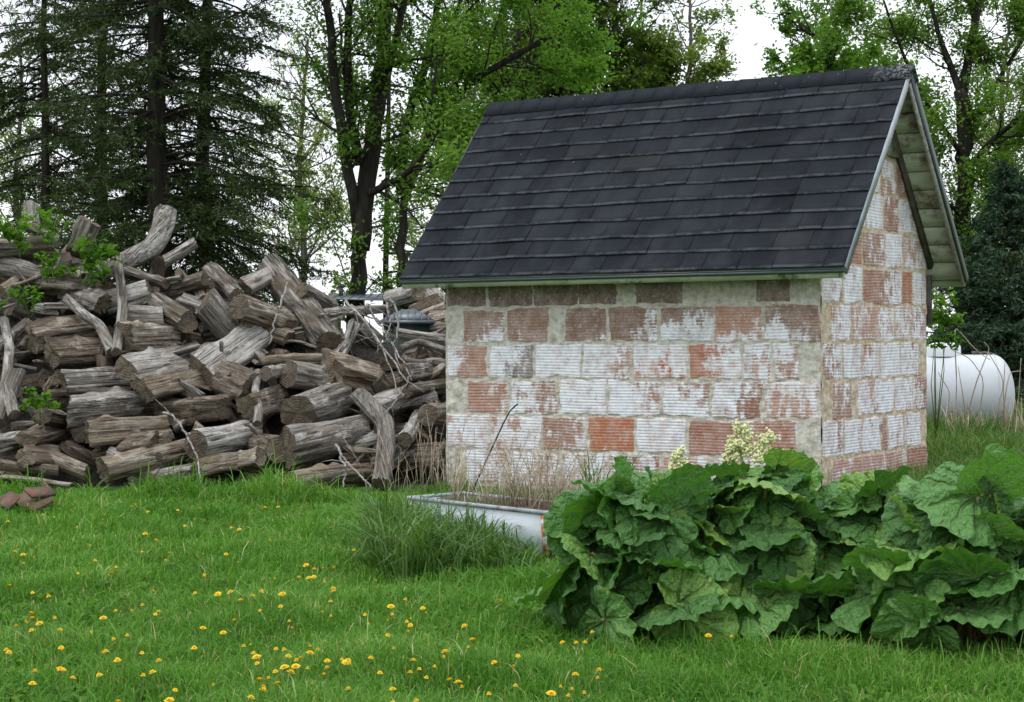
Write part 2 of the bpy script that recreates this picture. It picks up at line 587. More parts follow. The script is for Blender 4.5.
MAT['green_board'] = plain('mossy_green_board', (0.2, 0.25, 0.13), (0.34, 0.38, 0.24), 9, 0.85, 0.2, (0.5, 2, 2), stain=(0.07, 0.1, 0.035))
MAT['soffit'] = plain('soffit_board', (0.42, 0.45, 0.33), (0.6, 0.62, 0.51), 6, 0.85, 0.2, (0.4, 2, 2), stain=(0.17, 0.12, 0.075), thr=(0.48, 0.68))
MAT['drip'] = plain('green_metal', (0.018, 0.035, 0.03), (0.03, 0.05, 0.044), 20, 0.45, 0.5, bump=0)
MAT['flash'] = plain('grey_metal', (0.24, 0.28, 0.31), (0.37, 0.41, 0.44), 8, 0.45, 0.5, stain=(0.2, 0.2, 0.19), bump=0, thr=(0.6, 0.75))
MAT['old_board'] = plain('old_board', (0.22, 0.21, 0.18), (0.4, 0.39, 0.35), 8, 0.9, 0.2, (0.6, 3, 3), stain=(0.12, 0.11, 0.08))
MAT['dark_board'] = plain('dark_board', (0.06, 0.055, 0.045), (0.13, 0.12, 0.1), 8, 0.9, 0.2)
MAT['enamel'] = plain('white_enamel', (0.6, 0.66, 0.69), (0.7, 0.75, 0.77), 5, 0.35, 0.5, stain=(0.5, 0.53, 0.5), bump=0, thr=(0.6, 0.8))
MAT['rim'] = plain('grey_rim', (0.2, 0.23, 0.25), (0.33, 0.36, 0.38), 14, 0.5, 0.5, stain=(0.16, 0.13, 0.1), bump=0.1)
MAT['rust'] = plain('rust', (0.3, 0.1, 0.03), (0.5, 0.22, 0.08), 22, 0.9, 0.2, stain=(0.55, 0.56, 0.55), thr=(0.47, 0.56))
MAT['end_panel'] = plain('shaded_panel', (0.04, 0.05, 0.046), (0.085, 0.1, 0.09), 9, 0.6, 0.4, stain=(0.2, 0.1, 0.05))  # right trough end: its shade is painted into the panel colour
MAT['tank'] = plain('tank_paint', (0.42, 0.44, 0.46), (0.48, 0.5, 0.52), 3, 0.5, 0.45, stain=(0.5, 0.51, 0.5), bump=0, thr=(0.55, 0.85))
MAT['tank_dome'] = plain('tank_dome', (0.62, 0.64, 0.66), (0.68, 0.7, 0.72), 6, 0.45, 0.45, bump=0)
MAT['iron'] = plain('dark_iron', (0.05, 0.045, 0.045), (0.1, 0.08, 0.075), 20, 0.7, 0.4)
MAT['roof_metal'] = plain('roof_metal', (0.11, 0.125, 0.14), (0.17, 0.19, 0.21), 5, 0.4, 0.5, metal=0.3, bump=0)
MAT['green_wall'] = plain('green_wall', (0.02, 0.045, 0.035), (0.03, 0.06, 0.05), 6, 0.6, 0.3, bump=0)
MAT['black_rod'] = plain('black_rod', (0.012, 0.012, 0.012), (0.025, 0.022, 0.02), 30, 0.6, 0.4, bump=0)
MAT['rust_board'] = plain('rust_board', (0.1, 0.05, 0.035), (0.17, 0.085, 0.058), 14, 0.9, 0.2, stain=(0.085, 0.07, 0.058), thr=(0.45, 0.6))
MAT['petal'] = plain('dandelion_yellow', (0.72, 0.46, 0.01), (0.85, 0.6, 0.02), 200, 0.7, 0.2, bump=0)
MAT['stem'] = plain('green_stem', (0.1, 0.16, 0.04), (0.16, 0.2, 0.07), 30, 0.6, 0.3, bump=0)
MAT['stalk'] = plain('rhubarb_stalk', (0.12, 0.17, 0.05), (0.22, 0.13, 0.06), 8, 0.5, 0.4, bump=0)
MAT['rflower'] = plain('rhubarb_flower', (0.5, 0.52, 0.24), (0.66, 0.66, 0.38), 60, 0.8, 0.2, bump=0)

t = NT('rhubarb_leaf', 0.4, 0.5)
vein = t.attr('vein')
orr = t.objrand()
n = t.noise(5, 4)
c = t.ramp(t.math('ADD', t.math('MULTIPLY', orr, 0.65), t.math('MULTIPLY', n, 0.35)),
           [(0.12, (0.046, 0.13, 0.027)), (0.4, (0.082, 0.21, 0.042)), (0.66, (0.12, 0.27, 0.06)), (0.82, (0.2, 0.34, 0.06))])
c = t.mix(t.math('MULTIPLY', vein, 0.75), c, (0.16, 0.25, 0.09))
t.bump(t.math('ADD', t.noise(13, 3, 0.55), t.math('MULTIPLY', vein, -0.6)), 1.0, 0.03)
MAT['rhubarb'] = t.leafy(c, 0.22, (1.3, 1.5, 0.5))

# ------------------------------------------------------------------ ground
g = mk('ground', [(-500, -400, 0), (500, -400, 0), (500, 700, 0), (-500, 700, 0)], np.array([[0, 1, 2, 3]]), MAT['ground'])
tag(g, 'grassy ground of the yard', kind='structure')

# ------------------------------------------------------------------ shed
L, WD, ZJ, HC = 3.518, 2.415, 1.58, 0.305
OE, OGR, OGL, ZE, ZR = 0.2494, 0.2962, 0.3136, 1.841, 3.533
RUN = WD / 2 + OE
RISE = ZR - ZE
SL = math.hypot(RUN, RISE)
shed = empty('tile_block_shed')
tag(shed, 'small shed of peeling whitewashed clay tile blocks with steep dark shingle roof', 'shed')

CLAY = {'o': (0.43, 0.145, 0.062), 'p': (0.42, 0.23, 0.165), 'b': (0.26, 0.15, 0.105), 'd': (0.155, 0.1, 0.078),
        'g': (0.19, 0.16, 0.15), 't': (0.37, 0.19, 0.125), 'r': (0.34, 0.15, 0.095)}
# front wall courses from the top: (left px bound, clay, paint, gradient across, gradient up) ; 'M' = bare mortar patch
FRONT = [
    [(445, 'd', .1, 0, 0), (488, 'd', .05, 0, .1), (533, 'd', .08, 0, 0), (578, 'd', .25, -.1, 0), (618, 'M', 0, 0, 0), (636, 'd', .15, .2, 0), (684, 'M', .8, 0, 0), (757, 'd', .05, .1, 0), (793, 'M', 0, 0, 0), (821,)],
    [(445, 'M', 0, 0, 0), (462, 'b', .38, .5, -.6), (506, 'b', .2, -.2, -.5), (549, 'M', 0, 0, 0), (563, 'b', .18, .1, -.5), (608, 'b', .3, .5, -.2), (660, 'b', .62, .1, -.8), (713, 't', .38, .1, -.5), (765, 'b', .42, -.3, -.4), (821,)],
    [(445, 't', .38, -.9, 0), (488, 'g', .62, -.6, .3), (535, 't', .85, 0, 0), (582, 't', .7, -.3, .1), (634, 'o', .65, 0, .4), (688, 'o', .55, .7, 0), (742, 'p', .6, 0, 0), (772, 't', .55, 0, .2), (799, 'M', 0, 0, 0), (821,)],
    [(445, 'M', 0, 0, 0), (466, 't', .32, .5, 0), (509, 't', .55, -.1, 0), (559, 't', .78, 0, 0), (609, 't', .7, -.3, 0), (661, 't', .68, -.4, -.3), (712, 'r', .65, -.7, .2), (764, 'p', .55, 0, .1), (821,)],
    [(445, 'p', .7, .3, 0), (491, 'p', .62, .2, 0), (541, 't', .42, .4, 0), (587, 'o', .12, .1, 0), (637, 't', .82, 0, 0), (688, 'r', .28, .3, 0), (745, 'r', .35, 0, .1), (799, 'M', 0, 0, 0), (821,)],
    [(445, 'M', 0, 0, 0), (466, 'p', .65, -.3, 0), (509, 't', .6, -.2, 0), (559, 'p', .6, 0, 0), (609, 'r', .55, 0, 0), (661, 'p', .5, 0, 0), (712, 'p', .55, 0, 0), (764, 'p', .5, 0, 0), (821,)],
    [(445, 'p', .5, 0, 0), (520, 't', .4, 0, 0), (580, 'p', .5, 0, 0), (640, 'r', .4, 0, 0), (700, 'p', .4, 0, 0), (760, 'p', .4, 0, 0), (821,)],
]
# gable courses from below the peak; boundaries in px on the gable wall
GJ = [820.5, 927]
GAB = {
    5: [(820, 't', .8), (870, 'r', .6), (895, 't', .8), (927,)],
    4: [(820, 't', .8), (858, 't', .85), (888, 'r', .5), (905, 'p', .7), (927,)],
    3: [(820, 't', .85), (862, 't', .9), (880, 't', .7), (895, 'r', .55), (908, 'p', .7), (927,)],
    2: [(820, 't', .85), (847, 't', .8), (866, 't', .9), (884, 'r', .55), (898, 'p', .75), (927,)],
    1: [(820, 'r', .5), (862, 't', .6), (885, 't', .9), (903, 'p', .7), (927,)],
    0: [(820, 't', .82), (843, 't', .85), (862, 'r', .45), (884, 't', .75), (902, 'o', .25), (912, 'p', .8), (927,)],
    -1: [(820, 'M', 0), (830, 'p', .75), (850, 'p', .62), (876, 'p', .72), (894, 'p', .7), (912, 'p', .72), (927,)],
    -2: [(820, 't', .72), (842, 't', .9), (861, 't', .78), (880, 't', .9), (900, 't', .82), (919, 'M', 0), (927,)],
    -3: [(820, 'M', 0), (831, 't', .6), (852, 'M', .2), (857, 't', .85), (874, 't', .9), (894, 't', .9), (912, 't', .65), (927,)],
    -4: [(820, 't', .85), (843, 't', .9), (862, 't', .85), (880, 'r', .6), (887, 't', .9), (903, 't', .88), (920, 'M', 0), (927,)],
    -5: [(820, 'M', 0), (831, 'p', .55), (862, 'p', .6), (885, 'p', .5), (905, 'r', .45), (927,)],
    -6: [(820, 'p', .55), (860, 'p', .5), (895, 'r', .4), (927,)],
}


def course_index(z):
    return np.floor((z - ZJ) / HC).astype(int)        # 0 = first course above the top joint, -1 the one below


def wall_fields(U, Z, rows, seed, dp=0.0):
    """U along wall, Z up; rows: course -> [(u0, clay, paint, gx, gy)...,(u1,)]"""
    jz = (fbm(np.stack([U * 3, Z * 2, np.full_like(U, seed)], -1), 3) - .5) * .04 + (fbm(np.stack([U * 13, Z * 13, np.full_like(U, seed)], -1), 3) - .5) * .028
    ju = (fbm(np.stack([U * 3, Z * 3, np.full_like(U, seed + 50)], -1), 3) - .5) * .05 + (fbm(np.stack([U * 13, Z * 13, np.full_like(U, seed + 20)], -1), 3) - .5) * .035
    Zj, Uj = Z + jz, U + ju
    ci = course_index(Zj)
    v = (Zj - ZJ) / HC - ci
    clay = np.zeros(U.shape + (3,))
    clay[:] = CLAY['t']
    paint = np.full(U.shape, .5)
    mort = np.zeros(U.shape)
    edge = np.full(U.shape, 1.0)
    rng = random.Random(seed)
    for c in np.unique(ci):
        row = rows.get(int(c)) or rows[min(rows, key=lambda k: abs(k - c))]
        m = ci == c
        for k in range(len(row) - 1):
            u0, u1 = row[k][0], row[k + 1][0]
            s = m & (Uj >= u0) & (Uj < u1)
            if k == 0:
                s |= m & (Uj < u0)
            if k == len(row) - 2:
                s |= m & (Uj >= u1)
            if not s.any():
                continue
            cl, p = row[k][1], row[k][2] - dp
            gx, gy = (row[k][3], row[k][4]) if len(row[k]) > 3 else (rng.uniform(-.3, .3), rng.uniform(-.2, .2))
            uu = np.clip((Uj[s] - u0) / (u1 - u0), 0, 1)
            if cl == 'M':
                mort[s] = 1
                paint[s] = p
            else:
                jit = np.array([rng.uniform(.85, 1.15)] * 3)
                clay[s] = np.array(CLAY[cl]) * jit
                paint[s] = p + gx * (uu - .5) + gy * (v[s] - .5)
                edge[s] = np.minimum(np.minimum(Uj[s] - u0, u1 - Uj[s]), np.minimum(v[s], 1 - v[s]) * HC)
    jw = .007 + .03 * (fbm(np.stack([U * 6, Z * 6, np.full_like(U, seed + 9)], -1), 3) - .35)
    mort = np.maximum(mort, np.clip(1 - (edge - jw) / .008, 0, 1))
    vr = (Z + jz * .0 + (fbm(np.stack([U * 1.5, Z * 3, np.full_like(U, seed + 31)], -1), 2) - .5) * .03 - ZJ) / HC
    rib = 1 - np.exp(-(((vr * 12) % 1 - .5) / .17) ** 2)
    wid = fbm(np.stack([U * 8, Z * 60, np.full_like(U, seed + 3)], -1), 2)
    rib = np.clip(1 - (1 - rib) * (.3 + 1.1 * wid), 0, 1)
    lump = fbm(np.stack([U * 15, Z * 15, np.full_like(U, seed + 70)], -1), 4) - .5
    h = (1 - mort) * (.0042 * rib + .004) + mort * (.002 + .03 * lump)
    return clay, paint, mort, rib, h


def wall_grid(name, u, z, rows, seed, place, nrm, keep=None, mt=(1, 1, 1), grime=None, hole=None):
    U, Z = np.meshgrid(u, z)
    clay, paint, mort, rib, h = wall_fields(U, Z, rows, seed, .15 if seed == 11 else .0)
    if hole:
        m = np.hypot((U - hole[0]) / .035, (Z - hole[1]) / .05) < 1
        h = np.where(m, -.09, h)
        clay[m] = CLAY['o']
        paint[m] = 0
        mort[m] = 0
    P = place(U, Z) + h[..., None] * np.array(nrm)
    nz, nu = U.shape
    i = np.arange(nz - 1)[:, None] * nu
    j = np.arange(nu - 1)[None, :]
    q = np.stack([i + j, i + j + 1, i + nu + j + 1, i + nu + j], -1)
    if keep is not None:
        q = q[keep(U, Z)[:-1, :-1]]
    q = q.reshape(-1, 4)
    mtv = np.zeros(U.shape + (3,))
    mtv[:] = mt
    gm = np.zeros(U.shape) if grime is None else grime(U, Z)
    return mk(name, P, q, MAT['tile'], shed, False, cols={'clay': clay.reshape(-1, 3), 'mtint': mtv.reshape(-1, 3)},
              flts={'paint': paint.ravel(), 'mortar': mort.ravel(), 'rib': rib.ravel(), 'grime': gm.ravel()})


rows = {}
for k, r in enumerate(FRONT):
    rr = [((-L if e[0] == 445 else 0.0 if e[0] == 821 else front_x(e[0])),) + tuple(e[1:]) for e in r]
    rows[-k] = rr
zf = np.arange(-.02, 2.08, .0042)
wall_grid('front_wall', np.linspace(-L, 0, 260), zf, rows, 3, lambda U, Z: np.stack([U, 0 * U, Z], -1), (0, -1, 0),
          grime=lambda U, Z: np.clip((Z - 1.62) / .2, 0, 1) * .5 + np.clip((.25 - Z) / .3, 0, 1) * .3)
grow = {c: [((0.0 if e[0] == 820 else WD if e[0] == 927 else gable_y(e[0])),) + tuple(e[1:]) for e in r] for c, r in GAB.items()}


def under(y):
    """underside of the roof deck at depth y"""
    return ZE + np.minimum(y + OE, WD + OE - y) * RISE / RUN - .085


wall_grid('gable_wall', np.linspace(0, WD, 170), np.arange(-.02, 3.45, .0042), grow, 11, lambda U, Z: np.stack([0 * U, U, Z], -1), (1, 0, 0),
          keep=lambda U, Z: Z < under(U) + .02, mt=(1.02, .87, .72), hole=(WD - .06, .80))
zc = np.arange(-.02, 3.45, .012)
wall_grid('gable_wall', np.linspace(0, WD, 90), zc, grow, 23, lambda U, Z: np.stack([0 * U - L, WD - U, Z], -1), (-1, 0, 0),
          keep=lambda U, Z: Z < under(U) + .02)
wall_grid('back_wall', np.linspace(-L, 0, 120), np.arange(-.02, 2.08, .012), rows, 29, lambda U, Z: np.stack([-L - U, 0 * U + WD, Z], -1), (0, 1, 0))

# roof
UPF = np.array([0, RUN, RISE]) / SL
NF = np.array([0, -RISE, RUN]) / SL
XL, XR = -L - OGL, OGR


def slope_pt(x, s, n, back=False):
    p = np.array([x, -OE, ZE]) + UPF * s + NF * n
    if back:
        p[1] = WD - p[1]
    return p


def shingles(name, back, seed):
    rng = random.Random(seed)
    V, F, UV = [], [], []
    nc = 11
    ex = (SL - .07) / nc
    for c in range(nc):
        x = XL - (0 if c % 2 else .12)
        hs = rng.uniform(0, 100)
        while x < XR - .001:
            wdt = rng.choice([.2, .3, .34, .38, .42])
            x0, x1 = max(x, XL), min(x + wdt, XR)
            if XR - x1 < .06:
                x1 = XR
            if x1 - x0 > .03:
                n = 4
                lift = rng.uniform(.010, .018)
                base = len(V)
                ds = rng.uniform(-.004, .004)
                xs = np.linspace(x0 + .0025, x1 - .0025, n + 1)
                for xx in xs:
                    wob = (fbm(np.array([xx * 2.2, hs, c * 3.1])) - .5) * .035 + ds
                    s0 = c * ex + wob if c else wob * .4
                    lf = lift + (fbm(np.array([xx * 5, hs + 7, c])) - .5) * .008
                    s1 = (c + 1) * ex + .03
                    for s, nn, vv in ((s0, lf - .008, 0), (s0, lf, 0), (s0 + ex * .33, lf * .75, .33), (s0 + ex * .66, lf * .5, .66), (s1, -.004, 1.15)):
                        V.append(slope_pt(xx, s, nn, back))
                        UV.append((xx, vv))
                m = 5
                for a in range(n):
                    for b in range(m - 1):
                        i0, i1 = base + a * m + b, base + (a + 1) * m + b
                        F.append((i0, i1, i1 + 1, i0 + 1) if not back else (i0, i0 + 1, i1 + 1, i1))
                e0, e1 = base, base + n * m
                for e in (e0, e1):
                    F.append((e, e + 1, e + 2, e + 3) if (e == e0) != back else (e + 3, e + 2, e + 1, e))
            x = x + wdt
    return mk(name, V, np.array(F), MAT['shingle'], roof, False, uv=UV)


roof = MB()
for back in (False, True):
    P = [slope_pt(XL + .01, .01, -.03, back), slope_pt(XR - .01, .01, -.03, back), slope_pt(XR - .01, SL - .02, -.03, back), slope_pt(XL + .01, SL - .02, -.03, back),
         slope_pt(XL + .01, .01, -.009, back), slope_pt(XR - .01, .01, -.009, back), slope_pt(XR - .01, SL - .02, -.009, back), slope_pt(XL + .01, SL - .02, -.009, back)]
    roof.hexa(P)
roof = roof.build('roof', MAT['dark_board'], shed)
shingles('shingle_field', False, 5)
shingles('shingle_field', True, 6)
# ridge caps, overlapping along the ridge
m = MB()
x = XL - .005
k = 0
while x < XR - .02:
    x1 = min(x + .2, XR + .008)
    for back in (False, True):
        e = [slope_pt(xx, s, n, back) for xx, s, n in ((x, SL - .17, .018), (x1 + .02, SL - .17, .012), (x1 + .02, SL + .004, .012), (x, SL + .008, .018))]
        e2 = [p - (NF * .007 if not back else NF * np.array([1, -1, 1]) * .007) for p in e]
        m.hexa(e2 + e)
    x = x1
m.build('ridge_cap', MAT['ridge'], roof)

# soffit boards running along the roof, seen under the overhangs
for back in (False, True):
    m = MB()
    s = .02
    rng = random.Random(4)
    while s < SL - .05:
        wdt = min(.2, SL - .04 - s)
        n1 = -.032 - rng.uniform(0, .01)
        P = [slope_pt(xx, ss, nn, back) for nn in (n1 - .022, n1) for xx, ss in ((XL + .012, s), (XR - .012, s), (XR - .012, s + wdt - .016), (XL + .012, s + wdt - .016))]
        m.hexa(P)
        s += wdt
    m.build('deck_boards', MAT['soffit'], roof)
for back in (False, True):
    sg = -1 if not back else 1
    y0 = -OE if not back else WD + OE
    # eave fascia board and its dark green drip edge
    m = MB()
    m.box((XL + .02, y0 - .004 if back else y0 + .004, ZE - .085), (XR - .02, y0 - .026 if back else y0 + .026, ZE - .017))
    m.build('fascia_board', MAT['green_board'], shed)
    m = MB()
    m.box((XL - .004, min(y0 + sg * .008, y0 - sg * .03), ZE - .022), (XR + .004, max(y0 + sg * .008, y0 - sg * .03), ZE - .009))
    m.box((XL - .004, min(y0 + sg * .008, y0 + sg * .003), ZE - .045), (XR + .004, max(y0 + sg * .008, y0 + sg * .003), ZE - .022))
    m.build('drip_edge', MAT['drip'], shed)
    for xr, sx in ((XR, 1), (XL, -1)):
        # rake board and metal edge on each slope end
        m = MB()
        P = [slope_pt(xx, ss, nn, back) for nn in (-.125 if back else -.085, -.02) for xx, ss in ((xr - sx * .026, .0), (xr - sx * .004, .0), (xr - sx * .004, SL - .005 - .12 * 0), (xr - sx * .026, SL - .005))]
        if not back:
            m.hexa(P)
        else:
            m.hexa(P)
        m.build('rake_board', MAT['old_board'], shed)
        m = MB()
        lo, hi = (-.045 if not back else -.085, .006)
        ends = ((0.0, SL - .002),)
        for s0, s1 in ends:
            P = [slope_pt(xx, ss, nn, back) for nn in (lo, hi) for xx, ss in ((xr - sx * .002, s0), (xr + sx * .006, s0), (xr + sx * .006, s1), (xr - sx * .002, s1))]
            m.hexa(P)
        m.build('rake_edge', MAT['flash'] if not back and sx > 0 else MAT['drip'], shed)
# boards at the peak of the gable and trim under the slopes
m = MB()
zpk = 2.83
yy = [(WD / 2 - (under(WD / 2) - zpk) * RUN / RISE, zpk), (WD / 2 + (under(WD / 2) - zpk) * RUN / RISE, zpk), (WD / 2, under(WD / 2))]
V = [(0.02, y, z) for y, z in yy] + [(0.04, y, z) for y, z in yy]
m.add(V, q=[(0, 1, 4, 3), (1, 2, 5, 4), (2, 0, 3, 5)], t=[(0, 2, 1), (3, 4, 5)])
m.build('peak_board', MAT['old_board'], shed)
for back in (False, True):
    m = MB()
    P = [slope_pt(xx, ss, nn, back) for nn in (-.13, -.058) for xx, ss in ((.012, .2), (.045, .2), (.045, SL - .15), (.012, SL - .15))]
    m.hexa(P)
    m.build('frieze_board', MAT['dark_board'], shed)
m = MB()
m.box((-.04, WD + .03, 1.42), (.02, WD + .1, 1.86))
m.build('corner_post', MAT['dark_board'], shed)

# ------------------------------------------------------------------ woodpile
TOPX = [-90, 0, 60, 100, 130, 165, 210, 250, 300, 340, 445, 470]
TOPY = [228, 234, 236, 258, 262, 258, 270, 285, 296, 312, 332, 332]


def surf(px, py):
    k = np.interp(px, [-100, 220, 445], [.0095, .0100, .0150])
    return 15.0 + np.maximum(490 - py, -20) * k


def make_log(name, length, r0, r1, kind, mat, rng, bend=0.0, facing=True, pts=None, rough=1.0):
    """log along local X; returns object with cut_end children"""
    seed = rng.uniform(0, 500)
    bark = mat is MAT['bark']
    N = 44 if r0 > .05 else 16
    M_ = max(6, int(length / .026))
    tt = np.linspace(0, 1, M_)
    if pts is None:
        bx = tt * length
        by = bend * np.sin(tt * math.pi) * length
        bz = bend * .5 * np.sin(tt * math.pi * 1.5) * length
        path = np.stack([bx, by, bz], -1)
    else:
        pts = np.asarray(pts, float)
        acc = np.concatenate([[0], np.cumsum(np.linalg.norm(np.diff(pts, axis=0), axis=1))])
        M_ = max(6, int(acc[-1] / .026))
        length = acc[-1]
        tt = np.linspace(0, 1, M_)
        s = tt * acc[-1]
        path = np.stack([np.interp(s, acc, pts[:, i]) for i in range(3)], -1)
        for _ in range(6):
            path[1:-1] = (path[:-2] + path[1:-1] * 2 + path[2:]) / 4
    T = np.gradient(path, axis=0)
    T /= np.linalg.norm(T, axis=1)[:, None] + 1e-9
    ref = np.array([0, 0, 1.0]) if abs(T[:, 2]).mean() < .8 else np.array([0, 1.0, 0])
    A = np.cross(T, ref)
    A /= np.linalg.norm(A, axis=1)[:, None] + 1e-9
    B = np.cross(T, A)
    th = np.arange(N) * 2 * math.pi / N
    rad = r0 + (r1 - r0) * tt
    prof = np.ones((M_, N))
    flip = 1 if facing else -1
    if kind in ('half', 'quarter', 'slab'):
        up_, fr_ = -1.57, (0.0 if facing else math.pi)
        sg = 1 if facing else -1

        def dirn(deg):          # 0 = towards the yard, 90 = up
            e = math.radians(deg)
            return math.atan2(-math.sin(e), math.cos(e) * sg)
        if kind == 'half':
            pl = [(dirn(rng.uniform(20, 80)), rng.uniform(.2, .5)), (dirn(rng.uniform(-40, 0)), rng.uniform(.6, .85)), (dirn(rng.uniform(110, 150)), .85)]
        elif kind == 'quarter':
            pl = [(dirn(rng.uniform(65, 100)), rng.uniform(.3, .6)), (dirn(rng.uniform(-20, 25)), rng.uniform(.35, .6)), (dirn(rng.uniform(-100, -70)), .8), (dirn(180), .9)]
        else:
            pl = [(dirn(90 + rng.uniform(-15, 15)), rng.uniform(.35, .55)), (dirn(-90 + rng.uniform(-15, 15)), rng.uniform(.4, .6)), (dirn(rng.uniform(-15, 15)), .85), (dirn(180), .9)]
        for k_, (a, d_) in enumerate(pl):
            cs = np.cos(th - a)
            wav = 1 + .55 * (fbm(np.stack([tt * length * 3 + seed, 0 * tt + k_ * 9, 0 * tt], -1), 3) - .5)
            tw = rng.uniform(-.25, .25)
            cs = np.cos(th[None, :] - a - tw * (tt[:, None] - .5))
            prof = np.minimum(prof, np.where(cs > .05, d_ * wav[:, None] / np.maximum(cs, .05), 9))
        prof = prof * (1.3 if kind != 'slab' else 1.15)
    cx, sx_ = np.cos(th), np.sin(th)

    def ring3(fa, fl, o_, sh=0.0):
        return fbm(np.stack([np.broadcast_to(cx * fa, (M_, N)) + seed + sh, np.broadcast_to(sx_ * fa, (M_, N)), np.broadcast_to((tt * length * fl)[:, None], (M_, N))], -1), o_) - .5
    low = ring3(1.2, 2.4, 3)
    fin = ring3(5, 2.2, 3, 40)
    grain = ring3(11, 1.2, 2, 80)
    split = kind in ('half', 'quarter', 'slab')
    amp = (.16 if split else .3) * low + (.16 if split else .26) * fin
    barkv = np.clip((prof / (1.3 if kind != 'slab' else 1.15) - .93) / .06, 0, 1) if split else np.full((M_, N), .25 if mat is MAT['brown'] else 0.0)
    if bark:
        rdg = np.abs(ring3(7, 1.6, 2, 120)) * 2
        brk = ring3(4, 14, 2, 160)
        amp = amp + .42 * (np.minimum(rdg, .45) - .2) + .12 * brk
    else:
        amp = amp + .2 * grain + barkv * .5 * (np.minimum(np.abs(ring3(7, 1.6, 2, 120)) * 2, .45) - .1)
        crk = ring3(8, .7, 2, 200)
        amp = amp - .3 * np.clip(1 - np.abs(crk) / .035, 0, 1) * (fin > -.05)
    RR = rad[:, None] * prof * (1 + rough * amp)
    # a knot or two
    for _ in range(rng.randint(0, 2)):
        kt, ka = rng.uniform(.15, .85), rng.uniform(0, 6.28)
        g_ = np.exp(-((tt[:, None] - kt) * length / (r0 * .5)) ** 2) * np.exp(-(np.angle(np.exp(1j * (th[None, :] - ka))) / .45) ** 2)
        RR = RR + r0 * .35 * g_
    V = path[:, None] + RR[..., None] * (cx[None, :, None] * A[:, None] + sx_[None, :, None] * B[:, None])
    # uneven saw cuts and splintered ends
    for e in (0, -1):
        jag = r0 * (.24 if kind in ('half', 'quarter', 'slab') else .14)
        if rough < .8:
            jag *= .6
        en = (fbm(np.stack([cx * 4 + seed, sx_ * 4, 0 * cx + e * 3], -1), 3) - .5) * 2 * jag
        V[e] += T[e] * ((rng.uniform(-.5, .5) * cx + rng.uniform(-.5, .5) * sx_) * r0 * .6 + en)[:, None]
    i = np.arange(M_ - 1)[:, None] * N
    j = np.arange(N)[None, :]
    q = np.stack([i + j, i + (j + 1) % N, i + N + (j + 1) % N, i + N + j], -1).reshape(-1, 4)
    if kind == 'half' or kind == 'quarter' or kind == 'slab':
        sm = False
    else:
        sm = True
    o = mk(name, V.reshape(-1, 3), q, mat, None, sm, flts={'barked': barkv.ravel()})
    for e in (0, -1):
        ring = V[e]
        c = ring.mean(0)
        inner = c + (ring - c) * .55 + T[e] * rng.uniform(-.01, .01)
        inner += T[e] * (np.array([rng.uniform(-1, 1) for _ in range(N)])[:, None] * r0 * .05)
        ev = np.vstack([ring, inner, c[None]])
        jj = np.arange(N)
        qq = np.stack([jj, N + jj, N + (jj + 1) % N, (jj + 1) % N], -1)
        t3 = np.stack([N + jj, np.full(N, 2 * N), N + (jj + 1) % N], -1)
        if e == -1:
            qq, t3 = qq[:, ::-1], t3[:, ::-1]
        mk('cut_end', ev, [qq, t3], MAT['end'], o, False)
    return o


def place_axis(o, p, q):
    x = (q - p).normalized()
    up = Vector((0, 0, 1)) if abs(x.z) < .9 else Vector((0, 1, 0))
    y = up.cross(x).normalized()
    z = x.cross(y)
    Mt = Matrix((x, y, z)).transposed().to_4x4()
    Mt.translation = p
    o.matrix_world = Mt


